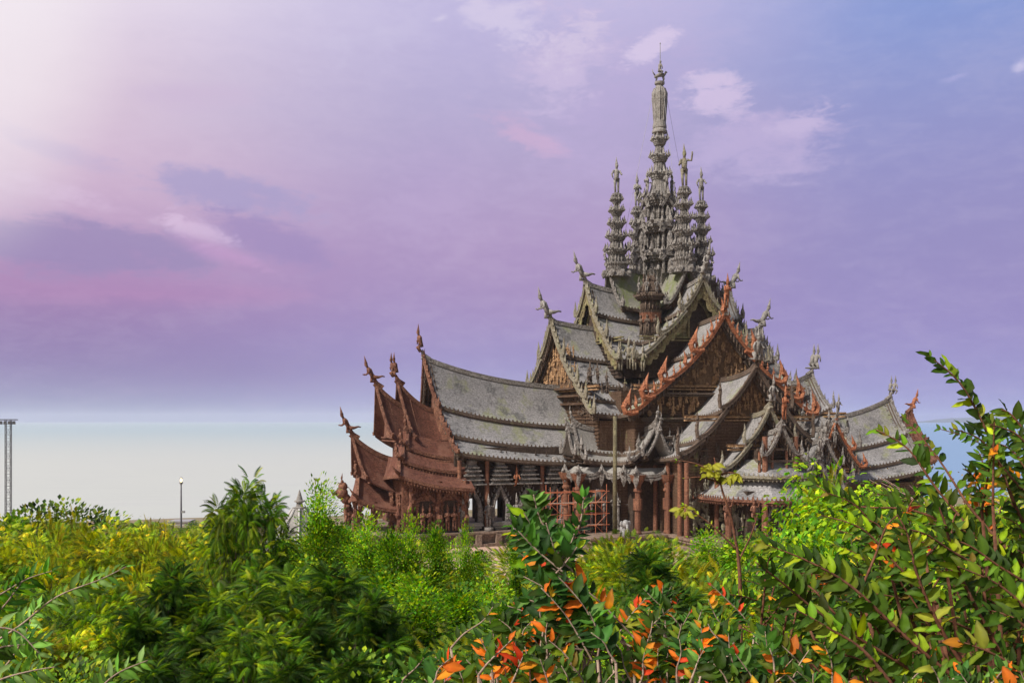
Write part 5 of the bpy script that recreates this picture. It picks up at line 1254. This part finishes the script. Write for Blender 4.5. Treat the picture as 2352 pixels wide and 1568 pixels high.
# neem trees of the left half
planted.append(put('neem_a', 562, 1100, 19.5, label='tall green neem tree rising against the sea left of the pointed pavilion roof', group='neem trees', wide=.56))
for px, top, Y, lb, kd, wd in [(395, 1295, 15, 'dark neem tree with arching fronds below the lamp pole', 'neem_b', .7), (765, 1295, 15.5, 'dark neem tree with drooping fronds in front of the brown hall', 'neem_b', .85),
    (530, 1340, 15, 'neem tree crown just below and left of the tall neem', 'neem_a', .9), (640, 1300, 16, 'neem tree crown just below and right of the tall neem', 'neem_a', .9), (840, 1360, 14, 'dark neem crown left of the yellowish sapling', 'neem_b', .8),
    (590, 1430, 12, 'neem tree crown under the tall neem near the lower edge', 'neem_a', .9), (900, 1395, 17, 'neem sapling with yellowish tips right of the dark neem', 'neem_a', .5), (330, 1400, 13, 'dark neem crown below the feathery trees', 'neem_b', .8), (450, 1420, 12.5, 'dark neem crown between the lamp pole and the lower edge', 'neem_b', .8),
    (350, 1500, 11, 'dark neem crown at the lower edge under the feathery trees', 'neem_b', .8), (480, 1520, 10.5, 'dark neem crown at the lower edge below the lamp', 'neem_b', .8), (700, 1410, 12.5, 'dark neem crown in the middle of the left half', 'neem_b', .8), (660, 1510, 10.5, 'dark neem crown at the lower edge below the pavilion', 'neem_b', .8),
    (800, 1500, 11.5, 'dark neem crown at the lower edge beside the orange leaves', 'neem_b', .9), (1490, 1262, 26, 'narrow dark neem tree below the banded pillars', 'neem_b', .8), (1560, 1340, 22, 'dark neem tree behind the seed stalks in the centre', 'neem_b', .8)]:
    planted.append(put(kd, px, top, Y, label=lb, group='neem trees', wide=wd))
row(['small_a', 'small_b'], [(732, 1120, 30, .7), (838, 1195, 28, .75), (898, 1215, 27, .6), (940, 1200, 27, .5), (1000, 1205, 27, .5), (1068, 1222, 29, .4), (1185, 1225, 31, .45), (655, 1235, 30, .8), (790, 1205, 34, .9)], 'bright small-leaved shrub', 'shrub', 'small-leaved shrubs before the brown hall', 'in front of the brown hall')
row(['small_b', 'small_a'], [(700, 1310, 21, 1.2), (890, 1310, 21, 1.1), (960, 1330, 18, 1.1), (1050, 1350, 20, 1.2), (1120, 1345, 23, 1.1), (1170, 1380, 19, 1.4), (1290, 1330, 24, 1.1)], 'leafy shrub with small round leaves', 'shrub', 'small-leaved shrubs of the nearer row', 'of the nearer row')
row('feather', [(1330, 1250, 38, 1.0), (1405, 1215, 40, .9), (1450, 1245, 36, .9)], 'lime feathery bush', 'bush', 'feathery bushes below the scaffold', 'below the scaffold')
row(['feather', 'small_b'], [(1240, 1400, 17, 1.0), (1360, 1370, 19, 1.0), (1440, 1440, 16, 1.1), (1540, 1400, 18, 1.0), (1100, 1450, 15, 1.1), (1640, 1430, 15, 1.0)], 'yellow-green grassy bush', 'bush', 'grassy bushes in the centre foreground', 'behind the orange leaves')
row('yellow', [(1590, 1262, 30, .9), (1660, 1258, 33, .8), (1710, 1310, 28, .8), (1610, 1340, 24, .8)], 'golden-leaved tree', 'tree', 'golden trees before the porch', 'in front of the porch steps')
row('broad', [(1850, 1110, 30, .7), (1925, 1045, 34, .6), (1790, 1175, 27, .5), (2010, 1130, 28, .8), (2110, 1100, 40, .8)], 'bright green tree with hanging broad leaves', 'tree', 'hanging broad-leaved trees', 'beside the front porch')
row(['broad', 'fine_b'], [(1760, 1330, 19, .8), (1900, 1290, 20, .8), (2060, 1260, 20, .9), (2230, 1130, 34, .9), (2330, 1180, 26, .9), (2200, 1330, 18, .9), (1700, 1420, 15, .8), (2420, 1150, 30, 1)], 'mid-green bushy tree', 'tree', 'bushy trees behind the right shrub', 'behind the right shrub')
row(['small_a', 'feather', 'small_b'], [(870, 1250, 44, 1.0), (925, 1240, 46, 1.1), (1030, 1252, 48, .9), (1100, 1262, 50, .9), (1220, 1250, 48, 1.0), (1275, 1245, 50, 1.1), (1500, 1240, 50, 1.1), (1550, 1232, 52, 1.1), (1620, 1228, 55, 1.2), (1690, 1236, 50, 1.0), (1730, 1222, 56, 1.1)], 'bush at the foot of the temple', 'bush', 'bushes at the foot of the temple', 'along the temple foot')
row(['fine_c', 'bare', 'fine_a'], [(90, 1196, 170, 1.5), (150, 1198, 175, 1.6), (265, 1193, 165, 1.5), (300, 1196, 180, 1.6), (375, 1196, 172, 1.4), (455, 1198, 185, 1.5), (520, 1194, 165, 1.5), (590, 1197, 175, 1.5), (640, 1196, 160, 1.4), (20, 1190, 160, 1.6), (120, 1190, 158, 1.5), (200, 1187, 160, 1.5), (350, 1190, 158, 1.4), (440, 1192, 160, 1.4), (545, 1190, 158, 1.4), (760, 1196, 165, 1.4)], 'hazy olive tree on the shore', 'tree', 'olive trees on the shore', 'of the farthest row')
planted.append(put('yellow', 1905, 1030, 31, label='yellow-tipped sprig tree rising above the bright broad-leaved tree', cat='tree', wide=.33))
row(['fine_c', 'broad', 'fine_a'], [(2300, 1150, 60, 1.0), (2390, 1140, 45, 1.0), (2520, 1120, 30, 1.0), (2650, 1100, 40, 1.2), (2480, 1250, 20, .9), (2700, 1200, 22, 1.0), (2850, 1150, 30, 1.2), (2250, 1170, 75, 1.2), (2600, 1350, 14, .8)], 'leafy tree beyond the right shrub', 'tree', 'trees beyond the right shrub', 'at the right edge')
row(['fine_c', 'neem_b', 'fine_a'], [(-200, 1220, 45, 1.1), (-320, 1200, 40, 1.1), (-180, 1330, 22, .9), (-350, 1300, 25, 1.0), (-500, 1220, 35, 1.2)], 'leafy tree beyond the left edge', 'tree', 'trees beyond the left edge', 'at the left edge')
row('scrub', [(60+i*190, 1490+30*((i*7) % 3), 11+((i*5) % 4), 1.2) for i in range(-2, 17)], 'low dark scrub bush', 'bush', 'scrub along the lower edge', 'at the foot of the picture')
row('bare', [(1700, 1225, 60, .8), (1775, 1228, 62, .7)], 'tangle of bare pale twigs', 'bush', 'bare twigs by the steps', 'in front of the porch steps')
planted.append(put('umbrella', 25, 1155, 75, label='dark flat-topped tree at the left edge under the lattice mast', wide=.9))
planted.append(put('bare', 2215, 1075, 120, label='leafless pale tree by the sea right of the temple', wide=1.2))

# ---------------------------------- near shrubs with real leaves
def stemmed(name, label, cat, group, base, fn, tmpl=LB, bark='bark_red', seed=1, lm='leaf'):
    root = empty(name, base, label=label, cat=cat, group=group); s = Shoots(seed); b = Vector(base)
    s.b = b; fn(s); 
    s.pos = [tuple(Vector(p_)-b) for p_ in s.pos]; s.stem.v = [tuple(Vector(v)-b) for v in s.stem.v]
    s.build(root, tmpl, bark, lm); return root
def base_at(px, Y): x = (px-CX)*Y/F; return Vector((x, Y, gz(x, Y)-.1))
# tall arching shoots at the right edge
def right_big(s):
    g = random.Random(4); b = s.b
    def sh(pts, leaf=.168, gap=.068, Y=5.6, dY=0, pal='broad', mix='lime', p=.12, r=.012, **k):
        n = len(pts); w = [P(px, py, Y+dY*i/(n-1)) for i, (px, py) in enumerate(pts)]
        s.stem.tube([b+Vector((0, 0, .1)), b.lerp(w[0], .5)+Vector((.1, .1, .1)), w[0]], [.03, .022, r], 6)
        s.shoot(w, r, .003, leaf, gap, pal, mix, p, start=.03, **k)
    sh([(2420, 1330), (2340, 1180), (2270, 1000), (2205, 880), (2125, 812)], gap=.058)
    sh([(2440, 1200), (2390, 1050), (2330, 960), (2300, 940)], gap=.06)
    sh([(2400, 1420), (2250, 1240), (2150, 1120), (2085, 1030), (2010, 985)], dY=.3)
    sh([(2380, 1330), (2240, 1180), (2160, 1060), (2080, 960)], dY=.5, leaf=.13)
    sh([(2360, 1300), (2200, 1215), (2090, 1170), (1960, 1160), (1870, 1110)], Y=5.9, dY=.4)
    sh([(2330, 1560), (2210, 1330), (2170, 1200), (2150, 1150)], Y=5.0)
    sh([(2260, 1600), (2170, 1460), (2110, 1330), (2085, 1230), (2060, 1180)], Y=4.8, leaf=.13)
    sh([(2300, 1640), (2100, 1480), (1960, 1350), (1860, 1290), (1760, 1250)], Y=4.9)
    sh([(2250, 1640), (2080, 1530), (1900, 1420), (1800, 1340), (1735, 1290)], Y=5.0, dY=-.3)
    sh([(2100, 1640), (1990, 1500), (1900, 1440), (1830, 1400)], Y=4.6)
    sh([(2460, 1400), (2420, 1250), (2380, 1120), (2330, 1040)], Y=5.2, leaf=.14)
    sh([(2460, 1500), (2360, 1400), (2290, 1340), (2200, 1300)], Y=4.9)
    sh([(2460, 1600), (2380, 1470), (2330, 1420), (2270, 1400)], Y=4.6, mix='orange', p=.12)
    sh([(2420, 1640), (2340, 1540), (2280, 1500), (2200, 1470)], Y=4.4, mix='orange', p=.2)
    for i in range(130):
        px = g.uniform(1750, 2420); py = g.uniform(1180, 1540) if px > 2000 else g.uniform(1330, 1560)
        if px > 2250: py = g.uniform(1020, 1500)
        Y = g.uniform(5.0, 7.5); dx = g.uniform(-160, 60); dy = g.uniform(-150, -40)
        sh([(px-dx*.8, py-dy), (px-dx*.2, py-dy*.35), (px+dx*.35, py+dy*.3), (px+dx, py+dy*.55)], Y=Y, dY=g.uniform(-.3, .3), leaf=g.uniform(.11, .155), mix=g.choice(['lime', 'neem_dark', 'neem_dark', 'lime', 'lime', 'neem_dark', 'orange']), p=.22, r=.008)
stemmed('large_leaved_shrub', 'large shrub with arching leafy shoots filling the right edge', 'shrub', None, base_at(2330, 6.2), right_big, seed=21)
# centre sprig with glossy leaves and orange old leaves on a pale stem
def sprig(s):
    g = random.Random(9); b = s.b
    def sh(pts, leaf=.15, gap=.05, Y=5.0, dY=0, pal='gloss', mix='orange', p=.05, r=.008, **k):
        n = len(pts); w = [P(px, py, Y+dY*i/(n-1)) for i, (px, py) in enumerate(pts)]; s.shoot(w, r, .003, leaf, gap, pal, mix, p, **k)
    w = [P(1500, 1600, 5), P(1430, 1470, 5), P(1360, 1400, 5), P(1340, 1330, 5), P(1290, 1290, 5)]
    s.stem.tube([b, b.lerp(w[0], .6), *w], [.03, .02, .014, .012, .01, .009, .006], 7)
    sh([(1290, 1290), (1270, 1240), (1240, 1190), (1225, 1135)], gap=.035, whorl=True, start=.15, p=0, mix='lime')
    sh([(1280, 1290), (1320, 1230), (1335, 1190), (1340, 1140)], gap=.042, p=0, mix='lime')
    sh([(1290, 1300), (1240, 1280), (1210, 1250), (1195, 1215)], leaf=.12, gap=.05, p=.5)
    sh([(1300, 1300), (1250, 1250), (1210, 1210), (1180, 1180)], leaf=.13, gap=.05)
    for q in range(10):
        x0 = 1290+g.uniform(-30, 40); y0 = 1330+g.uniform(-40, 20); a = g.uniform(-1.1, .9); L = g.uniform(70, 170)
        sh([(x0, y0), (x0+math.sin(a)*L*.5, y0-math.cos(a)*L*.45), (x0+math.sin(a)*L, y0-math.cos(a)*L)], leaf=.14, gap=.045, Y=5+g.uniform(-.25, .3), start=.3, r=.005, p=.1, mix='lime')
    for q in range(16):
        x0 = 1400+g.uniform(-60, 60); y0 = 1480+g.uniform(-20, 40); a = g.uniform(-1.5, -.6); L = g.uniform(120, 260)
        sh([(x0, y0), (x0+math.sin(a)*L*.5, y0-math.cos(a)*L*.6), (x0+math.sin(a)*L, y0-math.cos(a)*L)], leaf=.15, gap=.05, Y=4.9+g.uniform(-.25, .3), start=.3, r=.005, p=.1)
stemmed('glossy_sprig_bush', 'tall glossy-leaved sprig rising before the arcade on a bare pale stem', 'bush', None, base_at(1520, 5.2), sprig, bark='bark_pale', seed=31)
def orange_bush(cx, cy, wd, ht, n, Ys, seed, p):
    def fn(s):
        g = random.Random(seed); b = s.b
        for i in range(int(n*1.4)):
            px = cx+g.uniform(-1, 1)*wd; py = cy+g.uniform(-1, 1)*ht; Y = g.uniform(*Ys); a = g.uniform(-.9, .9)
            L = g.uniform(90, 190); pts = [(px-math.sin(a)*L*q*(1-.2*q)+g.uniform(-8, 8), py+L*.75*q*math.cos(a*.7)) for q in (1.0, .66, .33, 0)]
            w = [P(x_, y_, Y) for x_, y_ in pts]
            s.stem.tube([b+Vector((0, 0, .05)), b.lerp(w[0], .55)+Vector((0, 0, .12)), w[0]], [.018, .011, .006], 5)
            s.shoot(w, .006, .002, g.uniform(.09, .135), g.uniform(.034, .05), 'broad' if g.random() < .6 else 'gloss', 'orange', p*g.choice([0, .2, 1.1, .6]), start=.2)
    return fn
for i, (cx, cy, wd, ht, n, Ys, bx_, p, lb) in enumerate([
    (1230, 1440, 110, 70, 16, (4.6, 5.4), 1240, .3, 'green and orange leaved bush left of the bare pale stem'),
    (1120, 1510, 180, 50, 26, (4.0, 5.0), 1110, .38, 'bush with bright orange old leaves at the lower edge'),
    (1480, 1470, 130, 80, 22, (4.4, 5.6), 1470, .4, 'orange-flecked bush right of the bare pale stem'),
    (1560, 1370, 90, 40, 8, (5.5, 6.5), 1570, .5, 'orange tipped twigs with seed stalks before the yellow tree'),
    (1660, 1500, 120, 70, 22, (4.2, 5.2), 1650, .08, 'glossy dark green bush at the lower centre right'),
    (1820, 1530, 140, 50, 18, (4.0, 4.8), 1830, .2, 'dark leafy bush at the foot of the right shrub'),
    (2230, 1560, 150, 40, 16, (3.9, 4.6), 2210, .3, 'orange-red leaved bush in the lower right corner')]):
    stemmed('orange_leaved_bush', lb, 'bush', 'bushes with orange old leaves', base_at(bx_, 4.9), orange_bush(cx, cy, wd, ht, n, Ys, 50+i, p), bark='bark_pale', seed=60+i)
# pale long-leaved branches at the left edge
def pale_left(s):
    g = random.Random(12); b = s.b
    def sh(pts, Y=5.0, leaf=.14, gap=.055, pal='pale'):
        w = [P(px, py, Y) for px, py in pts]; s.stem.tube([b, b.lerp(w[0], .6), w[0]], [.025, .016, .008], 6); s.shoot(w, .007, .002, leaf, gap, pal, 'gloss', .2, start=.05, droop=.4)
    sh([(-60, 1500), (40, 1440), (130, 1370), (230, 1330), (290, 1300)]); sh([(-80, 1400), (-10, 1370), (60, 1330), (120, 1310)], pal='bright')
    sh([(-60, 1600), (20, 1520), (60, 1450), (80, 1400)]); sh([(-80, 1450), (-20, 1440), (40, 1450), (90, 1500)], Y=4.6)
    sh([(-80, 1600), (0, 1560), (70, 1540), (130, 1530)], Y=4.6); sh([(180, 1640), (220, 1590), (270, 1545), (340, 1515)], Y=4.6)
    sh([(-60, 1440), (0, 1400), (40, 1350), (60, 1320)], pal='bright'); sh([(-80, 1540), (-10, 1490), (50, 1480), (110, 1470)], Y=4.7)
stemmed('long_leaved_bush', 'pale green long-leaved branches reaching in from the lower left edge', 'bush', None, base_at(-150, 5.2), pale_left, tmpl=leaf_broad(.16, .06, .3), bark='bark_pale', seed=71)
# thin young tree in front of the porch
def sapling(s):
    Y = 11
    w = [P(1700, 1330, Y), P(1695, 1270, Y), P(1680, 1190, Y), P(1660, 1130, Y), P(1650, 1090, Y), P(1640, 1050, Y)]
    s.stem.tube([s.b, s.b.lerp(w[0], .6), *w], [.035, .028, .022, .018, .015, .012, .009, .005], 6)
    for pts in ([(1650, 1110), (1620, 1075), (1580, 1060), (1540, 1058)], [(1650, 1090), (1680, 1085), (1700, 1095), (1710, 1110)], [(1655, 1110), (1630, 1100), (1600, 1095), (1570, 1100)], [(1690, 1260), (1640, 1210), (1600, 1180), (1570, 1160)], [(1695, 1290), (1720, 1240), (1735, 1200), (1740, 1180)]):
        s.shoot([P(x_, y_, Y) for x_, y_ in pts], .012, .004, .1, .3, 'yellow', 'lime', .5, start=.5)
    for c in ((1655, 1085), (1690, 1095), (1635, 1075), (1570, 1170)):
        for i in range(14):
            s.pos.append(tuple(P(c[0]+s.g.normal()*9, c[1]+s.g.normal()*6, Y))); s.dir.append((s.g.normal(), s.g.normal(), -.3)); s.sc.append(.13); s.col.append((.3, .3, .03))
stemmed('sapling', 'thin bare-stemmed sapling with a few yellow leaves in front of the porch', 'tree', None, base_at(1710, 11), sapling, bark='bark_red', seed=81, lm='leaf_soft')
